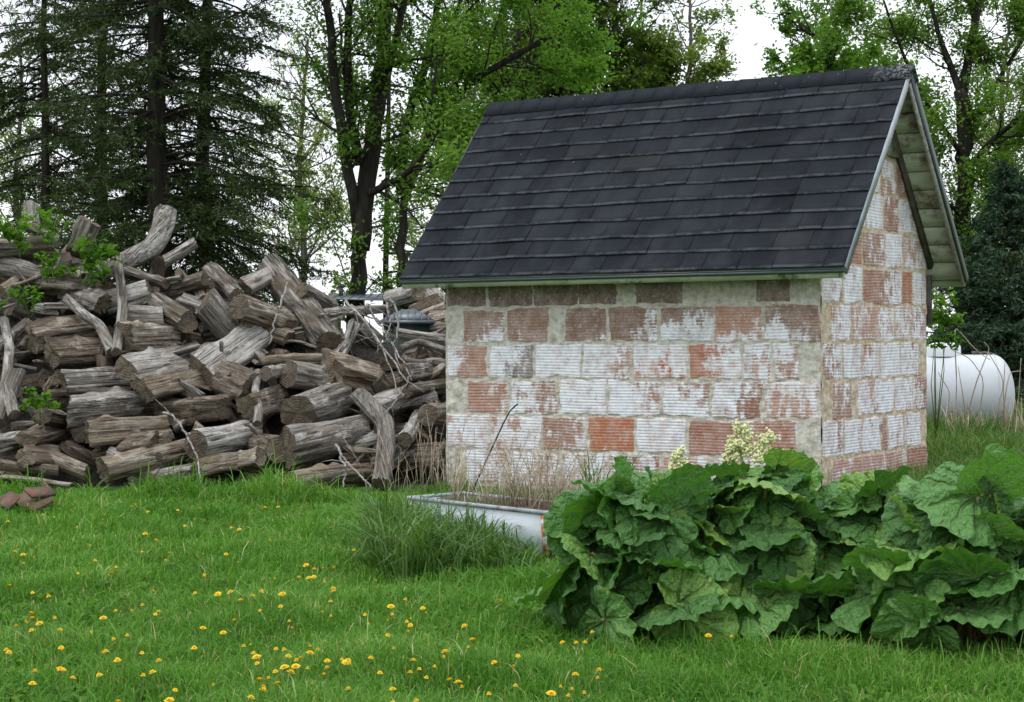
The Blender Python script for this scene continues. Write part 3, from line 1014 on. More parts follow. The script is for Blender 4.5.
# x0,y0,x1,y1 in the photo, thickness, how far the first end stands nearer (m), section, wood, label
HERO = [
    (-14, 249, 63, 246, 19, .1, 'r', 'bark', 'thick barked log lying level under the green sprigs at the pile top left'),
    (90, 219, 74, 256, 19, .3, 'r', 'bark', 'short barked log standing up at a slant beside the green sprigs'),
    (22, 224, 49, 236, 11, 0, 'r', 'bark', 'short stubby log resting across the topmost level log of the pile'),
    (31, 205, 33, 228, 13, .05, 'r', 'grey', 'small grey stub poking up among leaves at the pile top left'),
    (164, 262, 196, 243, 12, -.1, 'r', 'grey', 'grey log slanting up just right of the upright sawn stump'),
    (165, 290, 207, 279, 14, .1, 'r', 'bark', 'dark ridged log below the upright sawn stump'),
    (207, 268, 239, 297, 14, .1, 'r', 'bark', 'ridged log sloping down between the stump and the big diagonal log'),
    (122, 270, 166, 284, 11, 0, 'r', 'bark', 'slim barked log crossing behind the vertical thin branch'),
    (103, 304, 153, 290, 18, -.1, 'half', 'pale', 'split log with a bleached white right end, right of the thin upright branch'),
    (124, 316, 166, 317, 20, -.05, 'r', 'pale', 'smooth bleached short log above the layered tan block'),
    (124, 336, 179, 335, 26, .1, 'quarter', 'tan', 'tan layered split block in the middle of the left pile'),
    (28, 334, 95, 324, 26, .1, 'half', 'brown', 'brown split log with a bleached strip left of the bent branch'),
    (38, 284, 88, 287, 16, .1, 'slab', 'tan', 'flat tan split piece lying below the topmost logs'),
    (64, 290, 102, 304, 19, .1, 'quarter', 'grey', 'grey knobbly split piece left of the thin upright branch'),
    (-8, 262, 44, 274, 15, 0, 'half', 'grey', 'grey split log sagging under the level barked log'),
    (152, 300, 190, 324, 19, -.2, 'r', 'bark', 'dark barked log tipping down to a dark sawn end beside the tan block'),
    (203, 300, 230, 332, 27, .1, 'r', 'grey', 'fat dark grey round tipped on end left of the pale driftwood'),
    (-8, 351, 27, 324, 12, .1, 'r', 'grey', 'thin grey log slanting up at the left edge of the pile'),
    (178, 297, 206, 307, 13, 0, 'half', 'grey', 'short grey split piece behind the dark tipped log'),
    (44, 306, 72, 305, 12, .05, 'slab', 'pale', 'small pale slab under the grey knobbly piece'),
    (50, 353, 110, 349, 19, .1, 'half', 'brown', 'brown split chunk above the flat grey one'),
    (58, 379, 130, 376, 23, .1, 'quarter', 'grey', 'wide flat grey split block with a craggy top'),
    (124, 366, 188, 355, 20, .25, 'half', 'pale', 'pale half round log with dark end below the tan block'),
    (134, 382, 193, 368, 15, .1, 'half', 'grey', 'grey split log stacked under the pale half round'),
    (48, 394, 133, 390, 11, 0, 'slab', 'brown', 'thin brown slab squeezed under the wide flat grey block'),
    (65, 410, 146, 402, 25, .3, 'quarter', 'grey', 'grey split log with squared dark left end, third tier above grass'),
    (143, 391, 209, 376, 15, .1, 'half', 'tan', 'tan split log sloping up right above the broken one'),
    (155, 406, 226, 405, 25, .15, 'quarter', 'brown', 'broken brown log with splintered right end'),
    (84, 432, 174, 425, 27, .3, 'quarter', 'tan', 'large wedge shaped split log above the round log by the grass'),
    (95, 451, 157, 441, 17, .2, 'half', 'brown', 'dark split log tucked under the large wedge'),
    (98, 471, 188, 449, 21, .4, 'r', 'tan', 'round straight log with brown sawn end nearest the grass'),
    (130, 480, 198, 469, 14, .1, 'half', 'grey', 'grey half log under the round straight log at grass level'),
    (193, 446, 256, 431, 25, .25, 'r', 'pale', 'thick bleached log with dark left end low in the pile'),
    (195, 468, 258, 457, 15, .1, 'half', 'tan', 'tan split log under the thick bleached log'),
    (-20, 461, 58, 471, 11, 0, 'r', 'brown', 'smooth brown pole jutting from the left edge near the ground'),
    (2, 477, 71, 485, 9, 0, 'slab', 'tan', 'weathered plank lying under the brown pole'),
    (42, 483, 61, 505, 6, .1, 'r', 'tan', 'short stick leaning beside the rusty board'),
    (17, 368, -4, 424, 17, .1, 'r', 'grey', 'grey driftwood limb standing at the left edge of the pile'),
    (-10, 441, 21, 436, 13, .1, 'half', 'grey', 'short grey piece left of the dark gap near the ground'),
    (27, 437, 57, 431, 15, .1, 'half', 'brown', 'short brown split piece above the dark gap near the ground'),
    (26, 453, 62, 455, 18, .2, 'half', 'brown', 'dark stubby round in the low gap at the left'),
    (44, 413, 66, 417, 15, .2, 'half', 'brown', 'small brown end poking out left of the squared log'),
    (200, 371, 264, 326, 25, .05, 'half', 'pale', 'big pale driftwood trunk piece slanting up with an ochre hollow'),
    (222, 380, 254, 392, 31, .25, 'r', 'brown', 'fat brown round below the pale driftwood'),
    (264, 262, 334, 347, 24, -.25, 'r', 'bark', 'big barked log lying diagonally across the top of the pile centre'),
    (236, 306, 300, 327, 23, .2, 'r', 'tan', 'hollow tan log under the big diagonal log'),
    (244, 287, 272, 273, 14, 0, 'half', 'pale', 'pale split piece behind the top of the big diagonal log'),
    (260, 361, 337, 356, 9, 0, 'r', 'tan', 'slim tan pole lying level under the big diagonal log'),
    (337, 365, 355, 326, 11, .1, 'r', 'pale', 'stubby pale limb standing at the foot of the big diagonal log'),
    (264, 374, 286, 369, 13, .25, 'r', 'pale', 'small pale round beneath the slim tan pole'),
    (286, 373, 332, 381, 24, .35, 'r', 'pale', 'pale log with round brown end in the middle of the pile'),
    (332, 366, 386, 378, 31, .1, 'half', 'tan', 'wide tan bark covered block right of the middle'),
    (300, 289, 334, 307, 15, .1, 'r', 'grey', 'grey log behind the upper half of the big diagonal log'),
    (312, 316, 384, 308, 9, 0, 'r', 'grey', 'long grey limb lying level at the back right of the pile'),
    (296, 414, 342, 399, 32, .4, 'r', 'grey', 'large grey log with dark round end facing left'),
    (284, 449, 367, 429, 34, .35, 'r', 'grey', 'largest cracked grey log near the ground with a sawn left face'),
    (288, 483, 374, 470, 18, .2, 'r', 'tan', 'tan log lying on the grass under the largest grey log'),
    (366, 412, 432, 390, 27, .1, 'slab', 'pale', 'speckled pale bark slab leaning at the right of the pile'),
    (402, 458, 458, 455, 25, .1, 'r', 'brown', 'brown smooth log lying low against the shed corner'),
    (404, 441, 419, 416, 14, .2, 'r', 'pale', 'short pale log tilted above the brown smooth log'),
    (426, 415, 452, 412, 19, .2, 'r', 'tan', 'short tan round near the shed corner'),
    (222, 463, 260, 456, 14, .1, 'half', 'tan', 'tan split end below the thick bleached log, right part'),
    (256, 446, 280, 450, 24, .2, 'r', 'brown', 'brown round end between the bleached log and the largest grey log'),
    (252, 405, 286, 396, 20, .2, 'half', 'brown', 'brown split piece behind the hanging grey branch'),
    (395, 333, 448, 341, 11, .05, 'r', 'pale', 'pale pole beside the shed below the green metal roof'),
    (404, 372, 450, 366, 13, .1, 'half', 'grey', 'grey split log beside the shed wall, mid height'),
    (404, 392, 450, 385, 13, .1, 'r', 'bark', 'dark barked log beside the shed wall above the tan round'),
]
BENT = [
    ([(165, 212), (163, 228), (154, 247), (128, 260), (98, 274)], 22, 17, 'grey', .0, 'bent crotch log with an upright sawn stump top at the skyline'),
    ([(117, 256), (121, 285), (123, 310), (116, 352)], 9, 10, 'bark', -.25, 'thin crooked branch standing upright in front of the left pile'),
    ([(66, 298), (84, 315), (100, 325), (112, 352)], 9, 12, 'grey', -.2, 'thin bent branch curving down beside the upright crooked one'),
    ([(358, 394), (372, 408), (386, 424), (386, 450), (381, 484)], 17, 18, 'grey', -.3, 'smooth grey root curving down to the grass at the pile right'),
    ([(400, 349), (418, 341), (430, 345), (450, 352)], 8, 7, 'grey', -.1, 'curved grey limb beside the shed wall'),
    ([(402, 357), (416, 364), (434, 361), (450, 365)], 7, 8, 'grey', -.1, 'wavy grey limb just under the curved one by the shed'),
    ([(258, 372), (255, 392), (259, 410), (257, 424)], 8, 9, 'grey', -.25, 'short grey branch hanging down left of the large grey log'),
    ([(4, 320), (10, 350), (6, 385), (14, 415)], 9, 12, 'grey', -.1, 'twisted grey limb running down the left edge of the pile'),
    ([(322, 372), (345, 345), (352, 322)], 8, 7, 'grey', -.1, 'leaning grey limb beside the stubby pale one'),
]
rng = random.Random(21)
G_LOG = 'logs of the woodpile'
for (x0, y0, x1, y1, th, tilt, kind, mat, lab) in HERO:
    if th > 12:
        x0, x1, y0, y1 = x0 + .05 * (x1 - x0), x1 - .05 * (x1 - x0), y0 + .05 * (y1 - y0), y1 - .05 * (y1 - y0)
        th *= 1.1
        if .1 <= tilt < .3 and kind != 'slab':
            tilt = tilt + rng.choice([-.55, .15, .3, .4])
    d0 = float(surf(x0, y0)) - tilt * .6
    d1 = float(surf(x1, y1)) + tilt * .4
    dz = min(0, 0)
    p, q = R(x0, y0, d0), R(x1, y1, d1)
    r = th / 2 / FPX * (d0 + d1) / 2
    o = make_log('log', (q - p).length, r * rng.uniform(.95, 1.08), r * rng.uniform(.9, 1.05), kind, MAT[mat], rng, rng.uniform(-.025, .025), facing=(q - p).dot(RH) > 0, rough=1.0 if mat != 'pale' else .75)
    place_axis(o, p, q)
    tag(o, lab, 'log', G_LOG)
for (pp, t0, t1, mat, off, lab) in BENT:
    P3 = [R(x, y, float(surf(x, y)) + off) for x, y in pp]
    o0 = P3[0]
    dm = sum(float(surf(x, y)) for x, y in pp) / len(pp)
    ln = sum((P3[i + 1] - P3[i]).length for i in range(len(P3) - 1))
    # local frame: X towards the far end so that the grain follows the log
    o = None
    xax = (P3[-1] - o0).normalized()
    up = Vector((0, 0, 1)) if abs(xax.z) < .9 else Vector((0, 1, 0))
    yax = up.cross(xax).normalized()
    zax = xax.cross(yax)
    Mt = Matrix((xax, yax, zax)).transposed().to_4x4()
    Mt.translation = o0
    inv = Mt.inverted()
    loc = [tuple(inv @ v) for v in P3]
    o = make_log('log', ln, t0 / 2 / FPX * dm, t1 / 2 / FPX * dm, 'r', MAT[mat], rng, pts=loc)
    o.matrix_world = Mt
    tag(o, lab, 'branch' if t0 < 14 else 'log', G_LOG)

# the logs further in, seen between the front ones
rng = random.Random(99)
protos = []
for kind in ('r', 'half', 'quarter', 'half', 'r', 'quarter'):
    for mat in ('brown', 'brown', 'bark'):
        protos.append((kind, mat))
nf = 0
for gy in range(0, 10):
    for gx in range(0, 18):
        px = -55 + gx * 29.5 + rng.uniform(-9, 9)
        py = 262 + gy * 24 + rng.uniform(-8, 8)
        if px > 462 or py < np.interp(px, TOPX, TOPY) + 10 or py > 478:
            continue
        if px > 440 and py > 380:
            continue
        d = float(surf(px, py)) + .34 + rng.uniform(0, .2)
        c = R(px, py, d)
        kind, mat = rng.choice(protos)
        ln = rng.uniform(.32, .58)
        az = rng.gauss(0, .6)
        el = rng.gauss(0, .5)
        if rng.random() < .3:
            az = 1.2 + rng.gauss(0, .3)
        dirv = (RH * math.cos(az) + FH * math.sin(az)) * math.cos(el) + Vector((0, 0, math.sin(el)))
        r = rng.uniform(.07, .115)
        p, q = c - dirv * ln / 2, c + dirv * ln / 2
        # keep clear of the shed wall
        bad = False
        for e in (p, q):
            if e.x > -L - .12 and -.3 < e.y < WD + .2:
                bad = True
            if e.z < .06:
                bad = True
        if bad:
            continue
        o = make_log('log', ln, r, r * rng.uniform(.8, 1), kind, MAT[mat], rng, rng.uniform(-.06, .06), facing=(q - p).dot(RH) > 0)
        place_axis(o, p, q)
        tag(o, 'weathered log lying further in, half hidden in the gaps of the woodpile', 'log', 'logs in the gaps of the woodpile')
        nf += 1
# short split pieces wedged in the face of the pile between the larger logs
rng = random.Random(58)
nw = 0
while nw < 58:
    px = rng.uniform(-20, 442)
    py = rng.uniform(float(np.interp(px, TOPX, TOPY)) + 14, 470)
    c = R(px, py, float(surf(px, py)) + rng.uniform(.05, .17))
    ln = rng.uniform(.24, .42)
    az, el = rng.gauss(0, .8), rng.gauss(0, .5)
    dirv = (RH * math.cos(az) + FH * math.sin(az)) * math.cos(el) + Vector((0, 0, math.sin(el)))
    r = rng.uniform(.045, .085)
    p, q = c - dirv * ln / 2, c + dirv * ln / 2
    if min(p.z, q.z) < .08 or (max(p.x, q.x) > -L - .12 and max(p.y, q.y) > -.3):
        continue
    o = make_log('log', ln, r, r * rng.uniform(.75, 1), rng.choice(['half', 'quarter', 'r', 'quarter', 'slab']), MAT[rng.choice(['grey', 'tan', 'brown', 'tan', 'bark', 'pale'])], rng, rng.uniform(-.03, .03), facing=(q - p).dot(RH) > 0)
    place_axis(o, p, q)
    tag(o, 'short split piece of firewood wedged between larger logs in the face of the woodpile', 'log', 'short split pieces in the woodpile')
    nw += 1
# splinters and short scraps lying on and between the logs
rng = random.Random(77)
for k in range(70):
    px = rng.uniform(-30, 440)
    py = rng.uniform(float(np.interp(px, TOPX, TOPY)) + 16, 474)
    c = R(px, py, float(surf(px, py)) + rng.uniform(-.02, .16))
    ln = rng.uniform(.12, .42)
    az, el = rng.gauss(0, .8), rng.gauss(0, .55)
    dirv = (RH * math.cos(az) + FH * math.sin(az)) * math.cos(el) + Vector((0, 0, math.sin(el)))
    r = rng.uniform(.012, .042)
    p, q = c - dirv * ln / 2, c + dirv * ln / 2
    if min(p.z, q.z) < .05:
        continue
    o = make_log('wood_scrap', ln, r, r * rng.uniform(.6, 1), rng.choice(['half', 'slab', 'r', 'slab']), MAT[rng.choice(['grey', 'tan', 'brown', 'grey', 'bark'])], rng, rng.uniform(-.1, .1), facing=(q - p).dot(RH) > 0)
    place_axis(o, p, q)
    tag(o, 'small weathered splinter or scrap lodged between the big logs of the woodpile', 'wood scrap', 'scraps in the woodpile')
# dark litter core added inside the pile to block light in its gaps
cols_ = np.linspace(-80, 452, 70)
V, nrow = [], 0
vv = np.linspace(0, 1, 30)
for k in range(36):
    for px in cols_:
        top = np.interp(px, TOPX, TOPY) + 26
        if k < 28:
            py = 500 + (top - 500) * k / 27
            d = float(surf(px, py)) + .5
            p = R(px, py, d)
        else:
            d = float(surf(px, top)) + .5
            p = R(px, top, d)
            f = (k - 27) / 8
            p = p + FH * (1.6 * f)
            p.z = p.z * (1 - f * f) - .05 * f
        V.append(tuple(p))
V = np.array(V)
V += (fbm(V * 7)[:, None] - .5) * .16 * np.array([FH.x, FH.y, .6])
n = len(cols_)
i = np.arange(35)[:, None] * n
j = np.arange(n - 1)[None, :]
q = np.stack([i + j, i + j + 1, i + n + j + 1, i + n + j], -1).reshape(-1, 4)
o = mk('pile_core_blocker', V, q, MAT['litter'])
tag(o, 'added dark core of rotten chips inside the woodpile, blocking light through its gaps', 'light-blocking core', kind='stuff')

# cut wood of a second heap behind, by the shed
rng = random.Random(5)
FAR = [(404, 296, 19.5, .1, 'pale', 'pale cut round on the far heap under the shed eave'),
       (424, 303, 19.2, .08, 'tan', 'tan cut round right of the far pale one by the eave'),
       (437, 297, 19.6, .08, 'grey', 'grey cut piece touching the shed edge on the far heap'),
       (443, 321, 18.5, .1, 'tan', 'ochre split block beside the shed just right of the green roof'),
       (418, 300, 19.4, .06, 'brown', 'thin brown piece between the two far cut rounds'),
       (432, 313, 19.0, .07, 'tan', 'tan split stick above the tip of the hut roof'),
       (440, 309, 19.2, .06, 'pale', 'pale thin split piece under the grey one by the shed edge'),
       (396, 304, 19.8, .06, 'grey', 'grey thin piece at the left end of the far heap'),
       (411, 306, 19.6, .055, 'bark', 'barked stick lying just above the hut roof'),
       (446, 331, 18.3, .07, 'pale', 'pale block right under the tip of the hut roof')]
for (px, py, d, rr, mat, lab) in FAR:
    c = R(px, py, d)
    dirv = (RH * rng.uniform(.2, 1) - FH * rng.uniform(.2, .9) + Vector((0, 0, rng.uniform(-.8, .4)))).normalized()
    hl = rng.uniform(.14, .26)
    p = c - dirv * hl
    q = c + dirv * hl
    o = make_log('log', 2 * hl, rr, rr * .95, rng.choice(['r', 'half']), MAT[mat], rng, facing=(q - p).dot(RH) > 0)
    place_axis(o, p, q)
    tag(o, lab, 'log', 'cut wood on the far heap')
V, cols_ = [], np.linspace(388, 470, 16)
for k in range(12):
    for px in cols_:
        py = 420 - (420 - 308) * min(k, 8) / 8
        p = R(px, py, 19.6 + .08 * k)
        if k > 8:
            p = p + FH * (k - 8) * .4
            p.z *= (11 - k) / 3
        if k == 0:
            p.z = -.02
        V.append(tuple(p))
V = np.array(V)
V += (fbm(V * 5)[:, None] - .5) * .3
i = np.arange(11)[:, None] * 16
j = np.arange(15)[None, :]
o = mk('wood_chip_heap', V, np.stack([i + j, i + j + 1, i + 17 + j, i + 16 + j], -1).reshape(-1, 4), MAT['litter'])
tag(o, 'dark heap of chips and offcuts behind the woodpile by the shed', 'wood chips', kind='stuff')

# bare bleached branches trailing over the right side
rng = random.Random(31)
BR = [[(345, 300), (362, 318), (385, 350), (410, 385), (424, 392)], [(392, 300), (400, 320), (393, 345), (402, 372)],
      [(318, 316), (345, 312), (372, 316), (392, 330)], [(330, 322), (360, 308), (395, 305)],
      [(352, 306), (372, 330), (388, 362), (398, 395)], [(366, 304), (380, 325), (390, 340), (412, 380)],
      [(386, 302), (391, 318), (388, 338)], [(288, 282), (280, 305), (272, 325), (270, 345)],
      [(388, 424), (390, 445), (386, 470)], [(337, 445), (346, 470), (343, 488)], [(382, 418), (400, 398), (412, 370)],
      [(163, 411), (180, 422), (190, 440), (200, 462), (201, 484)], [(340, 455), (362, 478), (372, 488)]]
for k, pp in enumerate(BR):
    P3 = [R(x, y, float(surf(x, y)) - .32 + rng.uniform(-.05, .05)) for x, y in pp]
    m = MB()
    n = 16
    P3 = np.array([tuple(v) for v in P3])
    tt = np.linspace(0, 1, n)
    ac = np.linspace(0, 1, len(P3))
    pth = np.stack([np.interp(tt, ac, P3[:, c]) for c in range(3)], -1)
    for _ in range(3):
        pth[1:-1] = (pth[:-2] + 2 * pth[1:-1] + pth[2:]) / 4
    pth += np.array([[rng.gauss(0, .008) for _ in range(3)] for _ in range(n)])
    m.tube(pth, np.linspace(.013, .006, n), 6)
    for s in range(4):
        i0 = rng.randrange(3, n - 2)
        dv = np.array([rng.uniform(-1, 1), rng.uniform(-1, 0), rng.uniform(-.6, .8)])
        l_ = rng.uniform(.12, .3)
        e = [pth[i0], pth[i0] + dv * l_ * .5, pth[i0] + dv * l_ + np.array([0, 0, -.03])]
        m.tube(e, [.006, .004, .002], 4)
    o = m.build('bare_branch', MAT['pale'], None, True)
    tag(o, 'thin bleached bare branch trailing over the front of the woodpile', 'branch', 'bare branches on the woodpile')


# ------------------------------------------------------------------ leaves and trees
def leaf_cards(C, size, rng, nrm=None, up=.5, aspect=.62, fold=.18):
    """many small pointed, folded leaves centred on C"""
    n = len(C)
    size = np.broadcast_to(size, (n,)) * rng.uniform(.65, 1.3, n)
    N = rng.normal(size=(n, 3))
    N[:, 2] = np.abs(N[:, 2]) + up
    N /= np.linalg.norm(N, axis=1)[:, None]
    X = rng.normal(size=(n, 3))
    X -= N * (X * N).sum(1)[:, None]
    X /= np.linalg.norm(X, axis=1)[:, None]
    Y = np.cross(N, X)
    h = size[:, None]
    a = C - X * h * .5
    b = C + Y * h * aspect * .5 + N * h * fold + X * h * .05
    c = C + X * h * .5 - N * h * .1
    d = C - Y * h * aspect * .5 + N * h * fold + X * h * .05
    V = np.stack([a, b, c, d], 1).reshape(-1, 3)
    i = np.arange(n)[:, None] * 4
    F = np.concatenate([i + np.array([[0, 2, 1]]), i + np.array([[0, 3, 2]])])
    return V, F


def nrmz(v):
    return v / (np.linalg.norm(v) + 1e-9)


class Tree:
    def __init__(self, seed):
        self.rng = random.Random(seed)
        self.nr = np.random.default_rng(seed)
        self.m = MB()
        self.tw = []

    def limb(self, pts, r0, r1, k=9):
        pts = np.asarray([tuple(p) for p in pts], float)
        ac = np.concatenate([[0], np.cumsum(np.linalg.norm(np.diff(pts, axis=0), axis=1))])
        n = max(6, int(ac[-1] / .22))
        s = np.linspace(0, ac[-1], n)
        P = np.stack([np.interp(s, ac, pts[:, c]) for c in range(3)], -1)
        for _ in range(5):
            P[1:-1] = (P[:-2] + 2 * P[1:-1] + P[2:]) / 4
        P[1:] += self.nr.normal(0, min(.02, r0 * .12), (n - 1, 3))
        self.m.tube(P, np.linspace(r0, r1, n) * (1 + self.nr.normal(0, .03, n)), k)
        return P

    def grow(self, p, d, ln, r, lvl, mx, dens, up=.06, wander=.16):
        rg = self.rng
        n = max(3, int(ln / (.22 if lvl < mx else .12)))
        P = [np.array(p)]
        d = nrmz(np.array(d))
        for i in range(n):
            d = nrmz(d + np.array([rg.gauss(0, wander), rg.gauss(0, wander), rg.gauss(0, wander) + up]))
            P.append(P[-1] + d * ln / n)
        P = np.array(P)
        self.m.tube(P, np.linspace(r, max(r * .35, .0035), n + 1), 6 if lvl < mx - 1 else 4 if lvl < mx else 3, cap=False)
        if lvl >= mx - 1:
            self.tw.append(P[1 if lvl == mx else n // 2:])
        if lvl < mx:
            nc = max(2, int(ln * dens[lvl]))
            for c in range(nc):
                t = rg.uniform(.2, 1)
                i = min(int(t * n), n - 1)
                q = P[i] + (P[i + 1] - P[i]) * rg.random()
                dd = nrmz(P[i + 1] - P[i])
                rv = np.array([rg.gauss(0, 1) for _ in range(3)])
                rv = nrmz(rv - dd * rv.dot(dd))
                a = rg.uniform(.5, 1.1)
                self.grow(q, dd * math.cos(a) + rv * math.sin(a) + np.array([0, 0, .12]), ln * rg.uniform(.3, .55), r * .5, lvl + 1, mx, dens, up, wander)

    def leaves(self, per, size, spread, zcap=7.4):
        P = np.concatenate(self.tw)
        keep = (P[:, 2] < zcap) | (self.nr.random(len(P)) < .35)
        P = P[keep]
        # clumpy: some stretches of twig carry many leaves, some none
        cl = fbm(P * 1.7 + 31, 3)
        cnt = self.nr.poisson(np.clip((cl - .36) * 5.5, 0, 2.6) * per)
        C = np.repeat(P, cnt, axis=0)
        C = C + self.nr.normal(0, spread, C.shape)
        return leaf_cards(C, size, self.nr)

    def finish(self, name, label, mat, trunkmat, group, per=3, size=.1, spread=.07, zcap=7.4, base=None):
        root = empty(name, base if base is not None else (0, 0, 0))
        tag(root, label, 'tree', group)
        off = Vector(root.location)
        t_ = self.m.build('trunk', trunkmat, None, True)
        V, F = self.leaves(per, size, spread, zcap)
        c_ = mk('crown', V, F, mat)
        for o in (t_, c_):
            o.parent = root
            o.matrix_parent_inverse = Matrix.Translation(-off)
        return len(F)


def branch_along(T, P, r0, n, l0, l1, dens, mx=2, t0=.15, out=None, up=.07, side=None):
    rg = T.rng
    for k in range(n):
        t = t0 + (1 - t0) * (k + rg.random()) / n
        i = min(int(t * (len(P) - 1)), len(P) - 2)
        dd = nrmz(P[i + 1] - P[i])
        rv = np.array([rg.gauss(0, 1) for _ in range(3)])
        if side is not None:
            rv = rv + np.array(tuple(side)) * 1.2
        rv = nrmz(rv - dd * rv.dot(dd))
        a = rg.uniform(.7, 1.25)
        T.grow(P[i], dd * math.cos(a) + rv * math.sin(a), l0 + (l1 - l0) * t * rg.uniform(.7, 1.2), r0 * (1 - .6 * t), 0, mx, dens, up)


TG = 'trees behind the yard'
# forked maple left of the shed
D = 23.0
T = Tree(101)
tr = T.limb([R(357, 420, D), R(357, 330, D), R(359, 250, D), R(362, 200, D), R(366, 170, D)], .165, .06, 12)
tr = tr[:int(len(tr) * .85)]
a = T.limb([R(360, 250, D), R(363, 200, D), R(373, 150, D), R(381, 80, D + .1), R(388, 0, D + .2), R(396, -130, D + .4)], .14, .07, 10)
b = T.limb([R(358, 225, D), R(354, 190, D - .1), R(342, 140, D - .3), R(334, 70, D - .5), R(326, -10, D - .8), R(318, -130, D - 1)], .085, .03, 8)
c = T.limb([R(360, 165, D - .05), R(348, 110, D - .2), R(346, 50, D - .2), R(352, -20, D - .2), R(350, -110, D)], .07, .03, 8)
e = T.limb([R(364, 195, D), R(392, 183, D - .5), R(420, 170, D - .9), R(440, 130, D - 1.2)], .06, .02, 8)
f_ = T.limb([R(378, 100, D + .1), R(392, 62, D - .2), R(402, 10, D - .5), R(420, -80, D - .6)], .065, .03, 8)
for P, n in ((a, 9), (b, 12), (c, 11), (e, 9), (f_, 10)):
    branch_along(T, P, .03, n, .8, 1.3, (4.5, 7), 2, .12)
branch_along(T, tr, .025, 5, .5, .9, (4, 6), 2, .45)
T.finish('maple_tree', 'forked tree with thick dark trunk rising behind the woodpile left of the shed roof', MAT['maple_leaf'], MAT['trunk'], TG, 15, .066, .1, base=tuple(W((357 - 512) / FPX * D, D, 0)))
# second tree just left of the eave, long limb sweeping right
D = 25.0
T = Tree(102)
tr = T.limb([R(402, 410, D), R(403, 300, D), R(400, 240, D), R(404, 190, D), R(408, 165, D)], .13, .05, 10)
a = T.limb([R(404, 195, D), R(420, 150, D - .2), R(452, 95, D - .5), R(500, 62, D - .8), R(560, 30, D - 1)], .09, .03, 8)
b = T.limb([R(402, 195, D), R(400, 140, D), R(420, 80, D), R(438, 10, D), R(450, -90, D)], .08, .03, 8)
c = T.limb([R(425, 140, D - .2), R(438, 70, D - .4), R(462, 0, D - .6), R(480, -60, D - .6)], .05, .02, 8)
for P, n in ((a, 15), (b, 13), (c, 11)):
    branch_along(T, P, .026, n, .8, 1.3, (4.5, 7), 2, .1)
branch_along(T, tr, .02, 6, .5, .9, (4, 6), 2, .4)
T.finish('maple_tree', 'slimmer tree beside the shed eave with a long limb sweeping over the roof', MAT['bright_leaf'], MAT['trunk'], TG, 15, .066, .1, base=tuple(W((402 - 512) / FPX * D, D, 0)))


def auto_tree(label, px, d, h, r, seed, mat, trunkmat, nl, l0, l1, per, size, lean=0, t0=.2, dens=(4, 6), mx=2, zcap=7.4, spread=.07, name='leafy_tree'):
    T = Tree(seed)
    b = W((px - 512) / FPX * d, d, -.05)
    rg = T.rng
    pts = [b]
    for k in range(1, 6):
        pts.append(b + RH * (lean * k / 5 + rg.gauss(0, .08)) + FH * rg.gauss(0, .08) + Vector((0, 0, h * k / 5)))
    P = T.limb(pts, r, r * .25, 9)
    branch_along(T, P, r * .35, nl, l1, l0, dens, mx, t0, up=.09)
    nf = T.finish(name, label, mat, trunkmat, TG, per, size, spread, zcap, base=tuple(W((px - 512) / FPX * d, d, 0)))
    return nf


auto_tree('dense dark tree rising straight behind the left half of the roof ridge', 565, 33, 9.5, .2, 111, MAT['dark_leaf'], MAT['trunk'], 64, 1.2, 2.6, 11, .1, .1, .2)
auto_tree('dark bushy tree behind the middle of the ridge beside the dense one', 612, 35, 9.5, .17, 112, MAT['dark_leaf'], MAT['trunk'], 58, 1.2, 2.5, 10, .1, .1, .2)
auto_tree('thin leafed tree with yellow green haze between dark tree and sky gap', 515, 31, 9, .13, 116, MAT['maple_leaf'], MAT['trunk'], 40, 1.0, 2.2, 6.5, .075, .2, .25)
auto_tree('airy pale green young tree behind the ridge left of the sky gap', 675, 34, 9, .09, 113, MAT['pale_leaf'], MAT['pale_trunk'], 46, .7, 1.9, 9, .08, .3, .2)
auto_tree('wispy pale sapling with tiny leaves below the sky gap', 728, 35, 6.6, .07, 114, MAT['pale_leaf'], MAT['pale_trunk'], 46, .6, 1.7, 8, .075, -.1, .2)
auto_tree('round full bright green tree behind the right end of the ridge', 826, 36, 8.0, .17, 115, MAT['bright_leaf'], MAT['trunk'], 66, 1.0, 2.2, 11, .12, 0, .25)
auto_tree('small light green tree filling in beside the gable peak', 890, 37, 7.3, .1, 117, MAT['maple_leaf'], MAT['trunk'], 46, .8, 2.1, 6.5, .1, 0, .2)
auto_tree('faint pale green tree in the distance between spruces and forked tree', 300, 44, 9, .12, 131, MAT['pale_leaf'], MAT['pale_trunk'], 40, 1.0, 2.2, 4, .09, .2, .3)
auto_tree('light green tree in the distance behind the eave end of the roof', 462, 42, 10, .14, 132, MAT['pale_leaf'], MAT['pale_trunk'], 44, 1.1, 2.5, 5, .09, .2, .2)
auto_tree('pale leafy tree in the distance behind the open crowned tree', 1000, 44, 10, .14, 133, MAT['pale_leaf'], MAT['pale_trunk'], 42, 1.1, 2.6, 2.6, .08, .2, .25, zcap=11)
auto_tree('pale thin tree in the distance at the far left edge', 12, 44, 9, .12, 134, MAT['pale_leaf'], MAT['pale_trunk'], 36, 1.0, 2.2, 3, .09, .2, .3)
